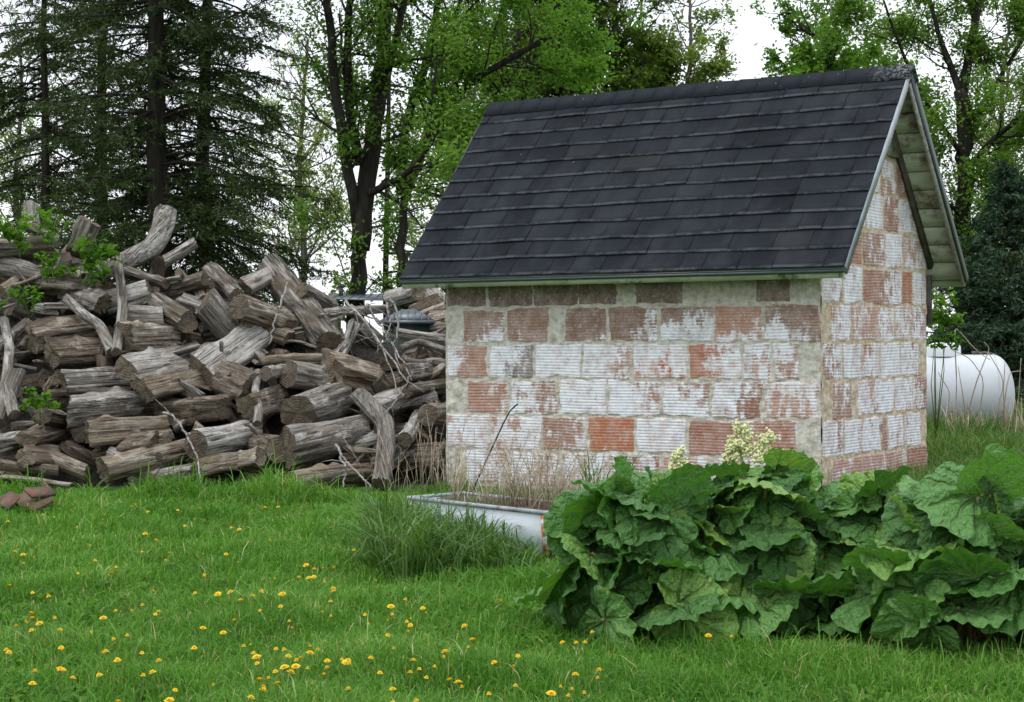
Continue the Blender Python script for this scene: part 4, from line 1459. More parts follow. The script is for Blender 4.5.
# big spreading tree at the right
D = 30.0
T = Tree(120)
tr = T.limb([R(968, 400, D), R(966, 330, D), R(962, 240, D), R(966, 150, D), R(962, 90, D)], .18, .12, 10)
LI = [([R(966, 160, D), R(930, 110, D - .5), R(900, 50, D - .8), R(880, -10, D - 1)], .05, 11),
      ([R(962, 95, D), R(972, 40, D), R(985, -30, D), R(990, -120, D)], .09, 12),
      ([R(962, 95, D), R(940, 40, D + .3), R(925, -20, D + .4)], .07, 11),
      ([R(966, 170, D), R(1000, 130, D - .4), R(1045, 100, D - .8), R(1090, 60, D - 1)], .06, 13),
      ([R(962, 215, D), R(930, 190, D - .8), R(905, 170, D - 1.2)], .04, 9),
      ([R(963, 235, D), R(1000, 200, D - .6), R(1040, 195, D - 1)], .04, 9),
      ([R(962, 262, D), R(944, 250, D - .5), R(930, 235, D - .9)], .03, 6),
      ([R(975, 120, D), R(1010, 60, D + .5), R(1050, 0, D + .8)], .05, 11)]
for pts, r, n in LI:
    P = T.limb(pts, r, r * .35, 7)
    branch_along(T, P, .022, n, .8, 1.4, (4, 6), 2, .1)
T.finish('maple_tree', 'tall open crowned tree right of the gable with sky showing through', MAT['maple_leaf'], MAT['trunk'], TG, 27, .075, .12, base=tuple(W((968 - 512) / FPX * D, D, 0)))


def conifer(label, px, d, h, r, seed, mat, z0, rad0, rad1, nb, droop=.25, dens=1.0, group=TG, tuft=.075, lean=0., zcap=7.2, name='spruce_tree', side=None):
    rg = random.Random(seed)
    nr = np.random.default_rng(seed)
    base = W((px - 512) / FPX * d, d, 0)
    m = MB()
    ax = [base + Vector((0, 0, -.1))]
    for k in range(1, 9):
        ax.append(base + RH * (lean * k / 8) + Vector((rg.gauss(0, .03), rg.gauss(0, .03), h * k / 8)))
    ax = np.array([tuple(a) for a in ax])
    m.tube(ax, np.linspace(r, r * .2, 9), 12)
    tips, dirs, sizes = [], [], []
    for b in range(nb):
        f = (b + rg.random()) / nb
        f = f ** .85
        z = z0 + (h - z0) * f
        if z > zcap and rg.random() < .45:
            continue
        ln = (rad0 + (rad1 - rad0) * f) * rg.uniform(.65, 1.15)
        az = rg.uniform(0, 6.283)
        o = np.array([np.interp(z, ax[:, 2], ax[:, 0]), np.interp(z, ax[:, 2], ax[:, 1]), z])
        d0 = np.array([math.cos(az), math.sin(az), rg.uniform(-.25, .4)])
        n = max(5, int(ln / .16))
        P = [o]
        dv = nrmz(d0)
        for i in range(n):
            t = i / n
            dv = nrmz(dv + np.array([rg.gauss(0, .13), rg.gauss(0, .13), rg.gauss(0, .07) - droop * .22 * (1 - t) + .05 * t]))
            P.append(P[-1] + dv * ln / n)
        P = np.array(P)
        m.tube(P, np.linspace(.028 * (1 - .5 * f), .006, n + 1), 5, cap=False)
        bald = rg.uniform(.03, .28)
        for i in range(1, n + 1):
            t = i / n
            if t < bald:
                if rg.random() < .4:   # dead twig
                    e = P[i] + np.array([rg.gauss(0, .2), rg.gauss(0, .2), rg.uniform(-.25, .1)])
                    m.tube([P[i], (P[i] + e) / 2 + .02, e], [.005, .004, .002], 3, cap=False)
                continue
            dd = nrmz(P[i] - P[i - 1])
            sd_ = nrmz(np.cross(dd, [0, 0, 1]))
            for sgn in (-1, 1):
                if rg.random() > 1.25 * dens * min(1, max(0, (float(fbm(P[i] * 1.5 + seed, 2)) - .3) * 4)):
                    continue
                tl = (.55 * (1 - t) + .2) * rg.uniform(.5, 1.25) * min(1, ln)
                tv = nrmz(dd * rg.uniform(.4, .9) + sd_ * sgn + np.array([0, 0, rg.uniform(-.8, .15)]))
                e = P[i] + tv * tl
                m.tube([P[i], e], [.006, .003], 3, cap=False)
                k = max(3, int(tl / .026))
                for s in range(k):
                    tips.append(P[i] + tv * tl * (s + .7) / k + nr.normal(0, .02, 3) + np.array([0, 0, -.02]))
                    dirs.append(nrmz(tv + nr.normal(0, .55, 3)))
            tips.append(P[i])
            dirs.append(nrmz(dd + nr.normal(0, .4, 3)))
    C = np.array(tips)
    X = np.array(dirs)
    # two needle tufts at each spot
    C = np.concatenate([C, C + nr.normal(0, .035, C.shape)])
    X = np.concatenate([X, X + nr.normal(0, .5, X.shape)])
    X /= np.linalg.norm(X, axis=1)[:, None]
    n = len(C)
    Nn = nr.normal(size=(n, 3)) + np.array([0, 0, .8])
    Y = np.cross(Nn, X)
    Y /= np.linalg.norm(Y, axis=1)[:, None] + 1e-9
    sz = tuft * nr.uniform(.6, 1.35, n)[:, None]
    V = np.stack([C - X * sz * .4, C + Y * sz * .15, C + X * sz * .75, C - Y * sz * .15], 1).reshape(-1, 3)
    i = np.arange(n)[:, None] * 4
    F = i + np.array([[0, 1, 2, 3]])
    root = empty(name, tuple(base))
    tag(root, label, 'tree', group)
    for o in (m.build('trunk', MAT['trunk'], None, True), mk('crown', V, F, mat)):
        o.parent = root
        o.matrix_parent_inverse = Matrix.Translation(-base)
    return n


n1 = conifer('tall dark spruce with the thickest straight trunk above the pile', 160, 26, 11, .22, 201, MAT['needle'], 1.8, 2.5, 1.2, 225, .35, .95)
n2 = conifer('tall dark spruce with a mid sized trunk right of the thickest one', 208, 27.5, 11, .16, 202, MAT['needle'], 1.5, 2.6, 1.2, 180, .45, .82)
n3 = conifer('thin spruce with double poles at the far left of the treeline', 48, 28, 10, .1, 203, MAT['needle'], 1.8, 1.8, .9, 130, .35, .9)
n4 = conifer('spruce at the back between the far left one and the thickest trunk', 104, 31, 11, .15, 204, MAT['needle'], 1.8, 2.5, 1.3, 150, .35, .95)
n5 = conifer('slender grey bare pole of a dying spruce between the two maples', 388, 28, 9.5, .06, 205, MAT['needle'], 1.9, .8, .6, 40, .2, .25)
n6 = conifer('dark blue green spruce of full cone shape right of the shed', 1008, 26.5, 3.95, .1, 206, MAT['blue_needle'], .25, 1.9, .12, 300, .1, 1.2, tuft=.085)
print('needles', n1, n2, n3, n4, n5, n6)


# leafy young sprigs growing out of the pile, and the bush behind the shed corner
def sprig(label, pts, d, n, spread, size, seed, stem_to=None, mat='sprig_leaf', name='leafy_sprig', cat='sapling', group=None):
    rg = np.random.default_rng(seed)
    c0 = R(pts[0][0], pts[0][1], d)
    root = empty(name, tuple(c0))
    tag(root, label, cat, group)
    C = []
    m = MB()
    foot = R(stem_to[0], stem_to[1], d + .1) if stem_to else c0 + Vector((0, 0, -.35))
    for x, y in pts:
        c = np.array(tuple(R(x, y, d)))
        f = np.array(tuple(foot))
        mid = (c + f) / 2 + rg.normal(0, .04, 3)
        m.tube([f, mid, c], [.006, .005, .003], 5)
        for k in range(5):
            e = c + rg.normal(0, spread * .8, 3)
            m.tube([c, (c + e) / 2 + rg.normal(0, .01, 3), e], [.003, .002, .0015], 4)
            C.append(e + rg.normal(0, spread * .35, (n // 5, 3)))
    V, F = leaf_cards(np.concatenate(C), size, rg, up=.8)
    for o in (m.build('stem', MAT['stem'], None), mk('foliage', V, F, MAT[mat])):
        o.parent = root
        o.matrix_parent_inverse = Matrix.Translation(-c0)


sprig('bright green leafy sprig hanging over the top left logs', [(6, 231), (24, 238), (12, 222)], 16.9, 60, .09, .075, 1, (20, 258))
sprig('large bright green sprig right of the short slanted log', [(84, 252), (98, 258), (90, 268), (104, 250)], 16.75, 60, .085, .075, 2, (80, 285))
sprig('green sprig spilling below the topmost level log', [(50, 266), (62, 270), (45, 258)], 16.9, 40, .07, .07, 3, (60, 290))
sprig('small green sprig growing from the upper left gap', [(22, 294), (32, 298), (15, 292)], 16.5, 36, .06, .07, 4, (30, 318))
sprig('small green sprig in the gap low at the left', [(34, 400), (48, 404), (40, 396)], 15.4, 34, .055, .07, 5, (40, 425))
sprig('leafy sprig around the small grey stub at the skyline', [(44, 222), (54, 232), (36, 215)], 17.2, 44, .08, .07, 6, (50, 250))
sprig('slim sapling with fresh green leaves behind the shed corner', [(934, 296), (942, 306), (936, 318), (947, 326), (935, 335)], 17.5, 80, .1, .075, 7, (936, 440))

# ------------------------------------------------------------------ grass
def blades(A, Dp, hgt, wid, lean, seed, bend=.5, flat=0.0):
    rg = np.random.default_rng(seed)
    n = len(A)
    base = np.stack([CAM.x + FH.x * Dp + RH.x * A, CAM.y + FH.y * Dp + RH.y * A, np.zeros(n)], -1)
    az = rg.uniform(0, 2 * math.pi, n)
    dv = np.stack([np.cos(az), np.sin(az), np.zeros(n)], -1)
    sv = np.stack([-np.sin(az), np.cos(az), np.zeros(n)], -1)
    # turn the blade width at random, independent of the lean
    tw = rg.uniform(-.9, .9, n)
    sv = sv * np.cos(tw)[:, None] + dv * np.sin(tw)[:, None]
    h = hgt[:, None]
    ln = np.abs(rg.normal(lean, lean * .6, n))[:, None]
    w_ = wid[:, None] / 2
    m1 = base + dv * ln * h * .25 + np.array([0, 0, 1]) * h * .5
    m2 = base + dv * ln * h * (.25 + bend * .45) + np.array([0, 0, 1]) * h * (.82 - .1 * ln)
    tip = base + dv * ln * h * (.3 + bend) + np.array([0, 0, 1]) * h * (1 - .35 * ln * bend)
    V = np.stack([base - sv * w_, base + sv * w_, m1 + sv * w_ * .95, m1 - sv * w_ * .95, m2 + sv * w_ * .65, m2 - sv * w_ * .65, tip], 1).reshape(-1, 3)
    i = np.arange(n)[:, None] * 7
    Q = np.concatenate([i + np.array([[0, 1, 2, 3]]), i + np.array([[3, 2, 4, 5]])])
    Tt = i + np.array([[5, 4, 6]])
    return V, Q, Tt


def world_xy(A, Dp):
    return CAM.x + FH.x * Dp + RH.x * A, CAM.y + FH.y * Dp + RH.y * A


def scatter(n, d0, d1, s0, s1, seed, power=1.0):
    rg = np.random.default_rng(seed)
    d = d0 + (d1 - d0) * rg.random(n) ** power
    a = (s0 + (s1 - s0) * rg.random(n)) * d
    return a, d


aa, dd_ = [], []
for n, d0, d1, s0, s1, sd_ in ((120000, 5.6, 9.0, -.36, .36, 1), (105000, 9.0, 15.2, -.36, .12, 2), (16000, 9.0, 13.5, .1, .38, 3), (60000, 6.0, 17.5, -.8, -.35, 4), (14000, 5.6, 9.0, .35, .6, 5)):
    a, d = scatter(n, d0, d1, s0, s1, sd_)
    aa.append(a)
    dd_.append(d)
A, Dp = np.concatenate(aa), np.concatenate(dd_)
X, Y = world_xy(A, Dp)
inside = (X > -L - .02) & (X < .02) & (Y > -.02)
A, Dp = A[~inside], Dp[~inside]
X, Y = world_xy(A, Dp)
rg = np.random.default_rng(44)
cl = fbm(np.stack([X * 2.3, Y * 2.3, 0 * X], -1), 3)
cl2 = fbm(np.stack([X * .6, Y * .6, 0 * X + 9], -1), 3)
hgt = (.022 + .065 * np.clip(cl * 1.9 - .5, 0, 1) + .02 * cl2) * rg.uniform(.5, 1.6, len(A))
hgt *= np.where(rg.random(len(A)) < .05, 1.7, 1)
pxa = A / Dp * FPX + 512
near_pile = np.clip((Dp - 12.9) / .8, 0, 1) * (pxa < 470)
tuft_ = np.clip(fbm(np.stack([X * 2.2, Y * 2.2, 0 * X + 4], -1), 2) * 3.4 - 1.5, 0, 1)
edge_ = 14.25 + 1.3 * (fbm(np.stack([X * 1.6, Y * 1.6, 0 * X + 14], -1), 3) - .5)
hgt *= 1 + near_pile * (3.4 * tuft_ * (Dp < edge_ + .3) - .3)
hgt *= np.where((Dp > edge_ + .25) & (pxa < 470) & (pxa > -90), .5, 1)
wid = rg.uniform(.0028, .0066, len(A)) * np.where(rg.random(len(A)) < .08, 1.8, 1) * np.clip(Dp / 8.5, .8, 1.6)
V, Q, Tt = blades(A, Dp, hgt, wid, .8, 5, .65)
o = mk('lawn_grass', V, [Q, Tt], MAT['grass'])
tag(o, 'green lawn grass of the yard', 'grass', kind='stuff')
# broad leaved weeds, flat rosettes in the lawn
rg = np.random.default_rng(61)
A, Dp = scatter(2600, 5.7, 13.6, -.36, .36, 62, 1.0)
X, Y = world_xy(A, Dp)
ok = (fbm(np.stack([X * 1.1, Y * 1.1, 0 * X + 3], -1), 3) > .47) & ((X < -L) | (Y < -.3))
A, Dp = A[ok], Dp[ok]
k = 7
A, Dp = np.repeat(A, k), np.repeat(Dp, k)
n = len(A)
base = np.stack([CAM.x + FH.x * Dp + RH.x * A, CAM.y + FH.y * Dp + RH.y * A, np.full(n, .012)], -1)
az = rg.uniform(0, 6.283, n)
ln_, up_ = rg.uniform(.03, .07, n)[:, None], rg.uniform(.25, 1.1, n)[:, None]
dv = np.stack([np.cos(az), np.sin(az), 0 * az], -1)
sv = np.stack([-np.sin(az), np.cos(az), 0 * az], -1)
wv = ln_ * rg.uniform(.1, .17, n)[:, None]
zz = np.array([0, 0, 1.0])
m1 = base + dv * ln_ * .45 + zz * ln_ * up_ * .6
m2 = base + dv * ln_ * .8 + zz * ln_ * up_ * .75
tip = base + dv * ln_ * 1.05 + zz * ln_ * up_ * .6
V = np.stack([base - sv * .002, base + sv * .002, m1 + sv * wv, m1 - sv * wv, m2 + sv * wv * 1.1, m2 - sv * wv * 1.1, tip], 1).reshape(-1, 3)
i = np.arange(n)[:, None] * 7
o = mk('lawn_weeds', V, [np.concatenate([i + np.array([[0, 1, 2, 3]]), i + np.array([[3, 2, 4, 5]])]), i + np.array([[5, 4, 6]])], MAT['sprig_leaf'])
tag(o, 'broad leaved low weeds among the lawn grass', 'lawn weeds', kind='stuff')
# rank dark grass by the trough
n = 2100
rg = np.random.default_rng(8)
u, v = rg.random(n), rg.random(n)
gx = 374 + 160 * u ** 1.7
base_y = 585 - 50 * v * (1 - .5 * u) - 14 * np.abs(u - .4)
A, Dp = [], []
for x, y in zip(gx, base_y):
    d = CAM.z * FPX / (y - 338.6)
    A.append((x - 512) / FPX * d)
    Dp.append(d)
A, Dp = np.array(A), np.array(Dp)
edge = np.clip(np.minimum(u, 1 - u) * 5, .25, 1)
V, Q, Tt = blades(A, Dp, (.2 + .32 * rg.random(n) ** 1.3) * (.6 + .4 * edge) * (1.1 - .5 * u), rg.uniform(.007, .015, n), .75, 6, .85)
o = mk('rank_grass', V, [Q, Tt], MAT['rank_grass'])
tag(o, 'tall dark green grass tuft in front of the white trough', 'grass', kind='stuff')
# long grass behind the rhubarb on the right
a, d = scatter(30000, 12.3, 21.5, .2, .4, 12)
X, Y = world_xy(a, d)
ok = (X > .25) | (Y > WD + .3)
a, d = a[ok], d[ok]
rg = np.random.default_rng(10)
hh = (1 + .6 * np.clip((d - 16) / 3, 0, 1)) * (.14 + .2 * fbm(np.stack([X[ok] * 1.2, Y[ok] * 1.2, 0 * a], -1), 3)) * rg.uniform(.6, 1.4, len(a))
V, Q, Tt = blades(a, d, hh, rg.uniform(.008, .014, len(a)), .6, 7, .6)
o = mk('long_grass', V, [Q, Tt], MAT['field_grass'])
tag(o, 'long unmown grass between the shed and the white tank', 'grass', kind='stuff')
# coarse field behind everything
rg = np.random.default_rng(13)
n = 34000
d = rg.uniform(17.2, 42, n)
a = rg.uniform(-.75, .5, n) * d
ok = (d > 21) | (a / d < -.36) | (a / d > .2)
d, a = d[ok], a[ok]
n = len(d)
X, Y = world_xy(a, d)
V, Q, Tt = blades(a, d, rg.uniform(.15, .45, n), rg.uniform(.02, .035, n), .6, 14, .6)
o = mk('field_grass', V, [Q, Tt], MAT['field_grass'])
tag(o, 'rough grass under the trees behind the yard', 'grass', kind='stuff')

# ------------------------------------------------------------------ dandelions
def dandelion_meshes(seed):
    rg = random.Random(seed)
    m = MB()
    h = rg.uniform(.095, .125)
    m.tube([(0, 0, 0), (.006, .002, h * .5), (.004, .004, h)], [.0022, .002, .0022], 5)
    stem = m.build('dandelion', MAT['stem'], None, link=False)
    V, F = [], []
    for ring, (rr, nn, zz) in enumerate(((.021, 16, .002), (.015, 13, .007), (.008, 9, .010))):
        for k in range(nn):
            a = (k + ring * .5 + rg.uniform(-.2, .2)) * 2 * math.pi / nn
            r_ = rr * rg.uniform(.85, 1.1)
            wv = .003
            c, s = math.cos(a), math.sin(a)
            b = len(V)
            V += [(-s * wv * .3, c * wv * .3, h + zz * .3), (s * wv * .3, -c * wv * .3, h + zz * .3),
                  (c * r_ + s * wv, s * r_ - c * wv, h + zz), (c * r_ - s * wv, s * r_ + c * wv, h + zz)]
            F.append((b, b + 1, b + 2, b + 3))
    head = mk('flower_head', V, np.array(F), MAT['petal'], None, link=False)
    return stem, head


prot = [dandelion_meshes(k) for k in range(5)]
DAND = [(112, 165), (131, 508), (140, 507), (151, 511), (108, 521), (20, 548), (6, 551), (74, 578), (53, 594), (118, 613), (78, 637), (15, 617), (95, 660),
        (118, 701), (124, 657), (195, 655), (128, 637), (256, 688), (254, 684), (172, 700), (163, 688), (125, 637), (223, 557), (229, 559), (235, 556),
        (241, 594), (248, 596), (253, 597), (245, 648), (255, 652), (262, 511), (255, 606), (244, 650), (60, 672), (68, 676), (34, 595), (51, 595), (106, 622),
        (285, 593), (284, 605), (332, 603), (310, 564), (312, 574), (262, 657), (284, 655), (295, 655), (305, 657), (316, 655), (328, 660), (340, 658), (345, 662),
        (363, 659), (358, 668), (329, 668), (332, 678), (292, 671), (282, 671), (277, 689), (255, 688), (321, 684), (366, 616), (364, 623), (400, 606), (394, 622),
        (408, 622), (402, 619), (411, 622), (391, 610), (411, 631), (381, 634), (420, 681), (427, 696), (428, 670), (468, 687), (490, 694), (514, 690), (503, 600),
        (568, 616), (571, 640), (601, 630), (706, 636), (730, 636), (356, 543), (354, 549), (316, 522), (282, 510), (200, 508), (178, 513), (226, 548), (145, 588),
        (60, 520), (9, 520), (24, 560), (90, 545), (205, 573), (300, 585), (330, 588), (345, 572), (372, 582), (160, 610), (200, 630), (60, 646), (30, 690), (140, 678),
        (210, 690), (388, 655), (378, 670), (450, 662), (478, 640), (520, 655), (548, 610), (560, 685), (240, 700), (350, 690), (395, 698), (175, 560), (12, 585), (270, 548), (268, 578)]
rg = random.Random(3)
while len(DAND) < 205:
    px, py = rg.uniform(0, 640), rg.uniform(512, 700)
    if px > 520 and py < 625 or px > 360 and py < 600:
        continue
    DAND.append((px, py))
    if rg.random() < .5:
        DAND.append((px + rg.gauss(0, 9), py + rg.gauss(0, 5)))
for k, (px, py) in enumerate(DAND):
    if py < 300:
        continue
    s, h = prot[k % 5]
    o = s.copy()
    c = h.copy()
    COL.objects.link(o)
    COL.objects.link(c)
    c.parent = o
    p = onz(px, py, .105)
    o.location = (p.x, p.y, 0)
    o.rotation_euler = (rg.gauss(0, .2), rg.gauss(0, .2), rg.uniform(0, 6))
    sc = rg.choice([.38, .45, .5, .6, .7, .85])
    o.scale = (sc, sc, rg.uniform(.92, 1.15))
    tag(o, 'small yellow dandelion blooming low in the lawn grass', 'dandelion', 'dandelions in the lawn')

# ------------------------------------------------------------------ white trough used as a planter
ZT = .285
pa, pb = onz(409, 498, ZT), onz(546, 513, ZT)
ux = (pb - pa).normalized()
uy = Vector((-ux.y, ux.x, 0))
LN = (pb - pa).length
WT = .46
trough = empty('enamel_trough', tuple(Vector((pa.x, pa.y, 0))))
tag(trough, 'white enamelled metal trough with grey rim standing in tall grass', 'trough')


def tp(u, v, z):
    return Vector((pa.x, pa.y, 0)) + ux * u + uy * v + Vector((0, 0, z))


def tchild(m, name, mat, smooth=False):
    o = m.build(name, mat, trough, smooth)
    o.matrix_parent_inverse = Matrix.Translation(-trough.location)
    return o


def sheet(m, u0, v0, u1, v1, ins, th=.006):
    """slightly raked side panel from rim to ground"""
    a, b = tp(u0, v0, ZT), tp(u1, v1, ZT)
    cen = tp(LN / 2, WT / 2, 0)
    dirn = (Vector((b.y - a.y, -(b.x - a.x), 0))).normalized()
    if dirn.dot(a - cen) < 0:
        dirn = -dirn
    lo = Vector((0, 0, -ZT - .0))
    a2, b2 = a + lo - dirn * ins, b + lo - dirn * ins
    m.hexa([a2, b2, b2 - dirn * th, a2 - dirn * th, a, b, b - dirn * th, a - dirn * th])


m = MB()
sheet(m, .012, 0, LN - .012, 0, .03)
sheet(m, .012, WT, LN - .012, WT, .03)
m.box((0, 0, 0), (0, 0, 0)) if False else None
tchild(m, 'side_panel', MAT['enamel'])
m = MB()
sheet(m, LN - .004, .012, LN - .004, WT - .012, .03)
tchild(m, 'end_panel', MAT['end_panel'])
m = MB()
sheet(m, .004, .012, .004, WT - .012, .03)
tchild(m, 'end_panel', MAT['enamel'])
m = MB()
cr_ = [tp(0, 0, ZT), tp(LN, 0, ZT), tp(LN, WT, ZT), tp(0, WT, ZT)]
for k in range(4):
    m.tube([cr_[k], cr_[(k + 1) % 4]], .014, 10)
    m.sphere(cr_[k], .0155, 10, 6)
tchild(m, 'rim', MAT['rim'], True)
for (u, v) in ((LN, 0), (0, 0)):
    m = MB()
    s = 1 if u == 0 else -1
    a, b = tp(u + s * .002, v - .006, ZT - .012), tp(u + s * .03, v + .02, 0)
    m.bar(tp(u + s * .018, v - .002, ZT - .014), tp(u + s * .026, v + .026, .0), ux * .022, uy * .006)
    tchild(m, 'corner_seam', MAT['rust'])
# soil
V = []
for i in range(24):
    for j in range(10):
        u, v = LN * (.02 + .96 * i / 23), WT * (.03 + .94 * j / 9)
        p = tp(u, v, ZT - .014)
        p.z += (float(fbm(np.array([u * 6, v * 6, 2.]))) - .4) * .05
        V.append(tuple(p))
i = np.arange(23)[:, None] * 10
j = np.arange(9)[None, :]
o = mk('planting_soil', V, np.stack([i + j, i + 10 + j, i + 11 + j, i + 1 + j], -1).reshape(-1, 4), MAT['bed_soil'], None, True)
tag(o, 'dry brown soil filling the white trough', 'soil', kind='stuff')
# bent black rod
o = MB()
P = [onz(470, 497, ZT - .05)]
d0 = (P[0] - CAM).dot(FW)
P += [R(480, 474, d0 + .03), R(492, 448, d0 + .08), R(503, 424, d0 + .12), R(510, 411, d0 + .14), R(515, 406, d0 + .15), R(518, 404, d0 + .15)]
o.tube(P, .0058, 8)
o = o.build('bent_rod', MAT['black_rod'], None, True)
tag(o, 'thin black bent rod stuck upright in the white trough', 'rod')


def dry_weed(label, foot, n, hmin, hmax, spread, seed, mat='straw', lean=.25, name='dry_weed', cat='dead weed', rad=.0028, group=None):
    rg = random.Random(seed)
    m = MB()
    for k in range(n):
        b = foot + Vector((rg.gauss(0, spread), rg.gauss(0, spread), 0))
        h = rg.uniform(hmin, hmax)
        l_ = Vector((rg.gauss(0, lean), rg.gauss(0, lean), 0)) * h
        P = [b, b + l_ * .3 + Vector((0, 0, h * .5)), b + l_ + Vector((0, 0, h))]
        m.tube(P, [rad, rad * .9, rad * .5], 4)
        for s in range(rg.randint(0, 3)):
            t = rg.uniform(.4, .95)
            q = P[1].lerp(P[2], t)
            e = q + Vector((rg.gauss(0, .05), rg.gauss(0, .05), rg.uniform(-.02, .07)))
            m.tube([q, e], [rad * .6, rad * .3], 3)
    o = m.build(name, MAT[mat])
    return tag(o, label, cat, group)


GW = 'dead weeds around the trough'
dry_weed('sparse dead weed stalks by the left end of the trough soil', tp(LN * .12, WT * .6, ZT - .05), 26, .1, .42, .08, 1, group=GW)
dry_weed('low tangle of dead stalks left of the black rod', tp(LN * .42, WT * .55, ZT - .05), 50, .07, .26, .1, 2, group=GW)
dry_weed('thick clump of dry stalks in the right half of the trough', tp(LN * .66, WT * .5, ZT - .05), 85, .12, .52, .1, 3, group=GW)
dry_weed('densest dry stalk clump at the right end of the trough', tp(LN * .86, WT * .55, ZT - .05), 95, .1, .42, .09, 4, group=GW)
dry_weed('tall dead straw stalks standing at the left corner of the shed', W((437 - 512) / FPX * 14.6, 14.6), 40, .2, .75, .12, 5, lean=.12, group=GW)
dry_weed('dead straw stalks against the woodpile foot beside the grey root', W((408 - 512) / FPX * 14.5, 14.5), 16, .15, .55, .13, 6, lean=.25, group=GW)


def green_tuft(label, foot, n, h0, h1, wd, lean, seed, spread, mat='rank_grass', name='green_weed', cat='weed'):
    rg = np.random.default_rng(seed)
    a0 = (foot - CAM).dot(RH)
    d0 = (foot - CAM).dot(FH)
    V, Q, Tt = blades(a0 + rg.normal(0, spread, n), d0 + rg.normal(0, spread, n), rg.uniform(h0, h1, n), np.full(n, wd), lean, seed, .7)
    V[:, 2] += foot.z
    o = mk(name, V, [Q, Tt], MAT[mat])
    return tag(o, label, cat)


green_tuft('small bright green weed in the trough left of the black rod', tp(LN * .3, WT * .45, ZT - .05), 60, .05, .11, .008, .8, 3, .06, 'sprig_leaf')
green_tuft('low green weed in the trough right beside the black rod', tp(LN * .5, WT * .4, ZT - .05), 60, .04, .1, .008, .8, 4, .07, 'sprig_leaf')
green_tuft('upright green grassy weed behind the right end of the trough', tp(LN * .88, WT * 1.3, .0), 46, .4, .75, .012, .35, 5, .07)

# rusty broken pieces at the foot of the pile
for cs, lab in (([(8, 499, .1), (32, 489, .15), (54, 499, .12), (34, 510, .07)], 'largest flat rusty red brown board lying at the foot of the pile corner'),
                ([(-6, 500, .09), (10, 491, .17), (20, 496, .17), (8, 508, .09)], 'rusty broken piece tilted at the left edge beside the largest rusty board'),
                ([(24, 488, .2), (50, 486, .2), (56, 493, .15), (32, 496, .15)], 'narrow rusty brown piece tucked behind the largest rusty board')):
    m = MB()
    c = [onz(*v) for v in cs]
    m.hexa([p + Vector((0, 0, -.022)) for p in c] + c)
    o = m.build('rusty_board', MAT['rust_board'])
    tag(o, lab, 'board')

# ------------------------------------------------------------------ rhubarb
def rhubarb_leaf(seed):
    rg = random.Random(seed)
    nphi, ns = 151, 16
    ph = np.radians(np.linspace(-170, 170, nphi))
    s = np.linspace(.03, 1, ns)
    outl = np.interp(np.abs(np.degrees(ph)), [0, 10, 25, 45, 70, 95, 120, 140, 155, 164, 170], [.98, .97, .92, .84, .74, .67, .62, .57, .47, .32, .12])
    sd = rg.uniform(0, 99)
    nz_ = fbm(np.stack([np.cos(ph) * 2 + sd, np.sin(ph) * 2, 0 * ph], -1), 3) - .5
    nf_ = fbm(np.stack([np.cos(ph) * 9 + sd, np.sin(ph) * 9, 0 * ph], -1), 3) - .5
    outl = outl * (1 + .26 * nz_ + .09 * nf_)
    Pm, Sm = np.meshgrid(ph, s)
    Rm = outl[None] * Sm
    x, y = Rm * np.cos(Pm), Rm * np.sin(Pm)
    f1, f2 = rg.uniform(14, 19), rg.uniform(27, 34)
    amp = fbm(np.stack([Pm * 1.5 + sd, 0 * Pm, 0 * Pm], -1), 2) * 2
    ruff = Sm ** 2 * (.03 * np.sin(Pm * f1 + sd + 3 * nz_[None]) * amp + .014 * np.sin(Pm * f2 + sd * 2) + .05 * np.sin(Pm * 2.6 + 2 * sd) + .02 * np.sin(Pm * 5 + sd))
    big = (fbm(np.stack([x * 2.4 + sd, y * 2.4, 0 * x], -1), 3) - .5) * .34 * Sm
    puck = (fbm(np.stack([x * 8 + sd, y * 8, 0 * x], -1), 2) - .5) * .085 * np.clip(Sm * 2, 0, 1)
    va = np.radians([0, 30, -30, 64, -64, 104, -104])
    wob = .1 * np.sin(Rm * 7 + sd)
    dist = np.min(np.abs(Rm[..., None] * np.sin(np.clip(Pm[..., None] + wob[..., None] - va, -1.5, 1.5))) + (np.abs(Pm[..., None] - va) > 1.5), -1)
    vein = np.clip(1 - dist / (.014 + .02 * (1 - Sm)), 0, 1)
    vw = np.clip(1 - dist / .09, 0, 1) * (1 - .5 * Sm)
    cup = rg.uniform(-.2, .35)
    droop = rg.uniform(.0, .34)
    z = ruff + big + puck - vw * .05 + cup * np.abs(y) - droop * np.clip(x, 0, 2) ** 2 * .8 - rg.uniform(-.1, .35) * np.clip(np.abs(y) - .2, 0, 1) ** 1.3
    V = np.stack([x, y, z], -1).reshape(-1, 3)
    i = np.arange(ns - 1)[:, None] * nphi
    j = np.arange(nphi - 1)[None, :]
    q = np.stack([i + j, i + nphi + j, i + nphi + j + 1, i + j + 1], -1).reshape(-1, 4)
    o = mk('leaf', V, q, MAT['rhubarb'], None, True, flts={'vein': vein.ravel()}, link=False)
    return o


RL = [rhubarb_leaf(k) for k in range(18)]


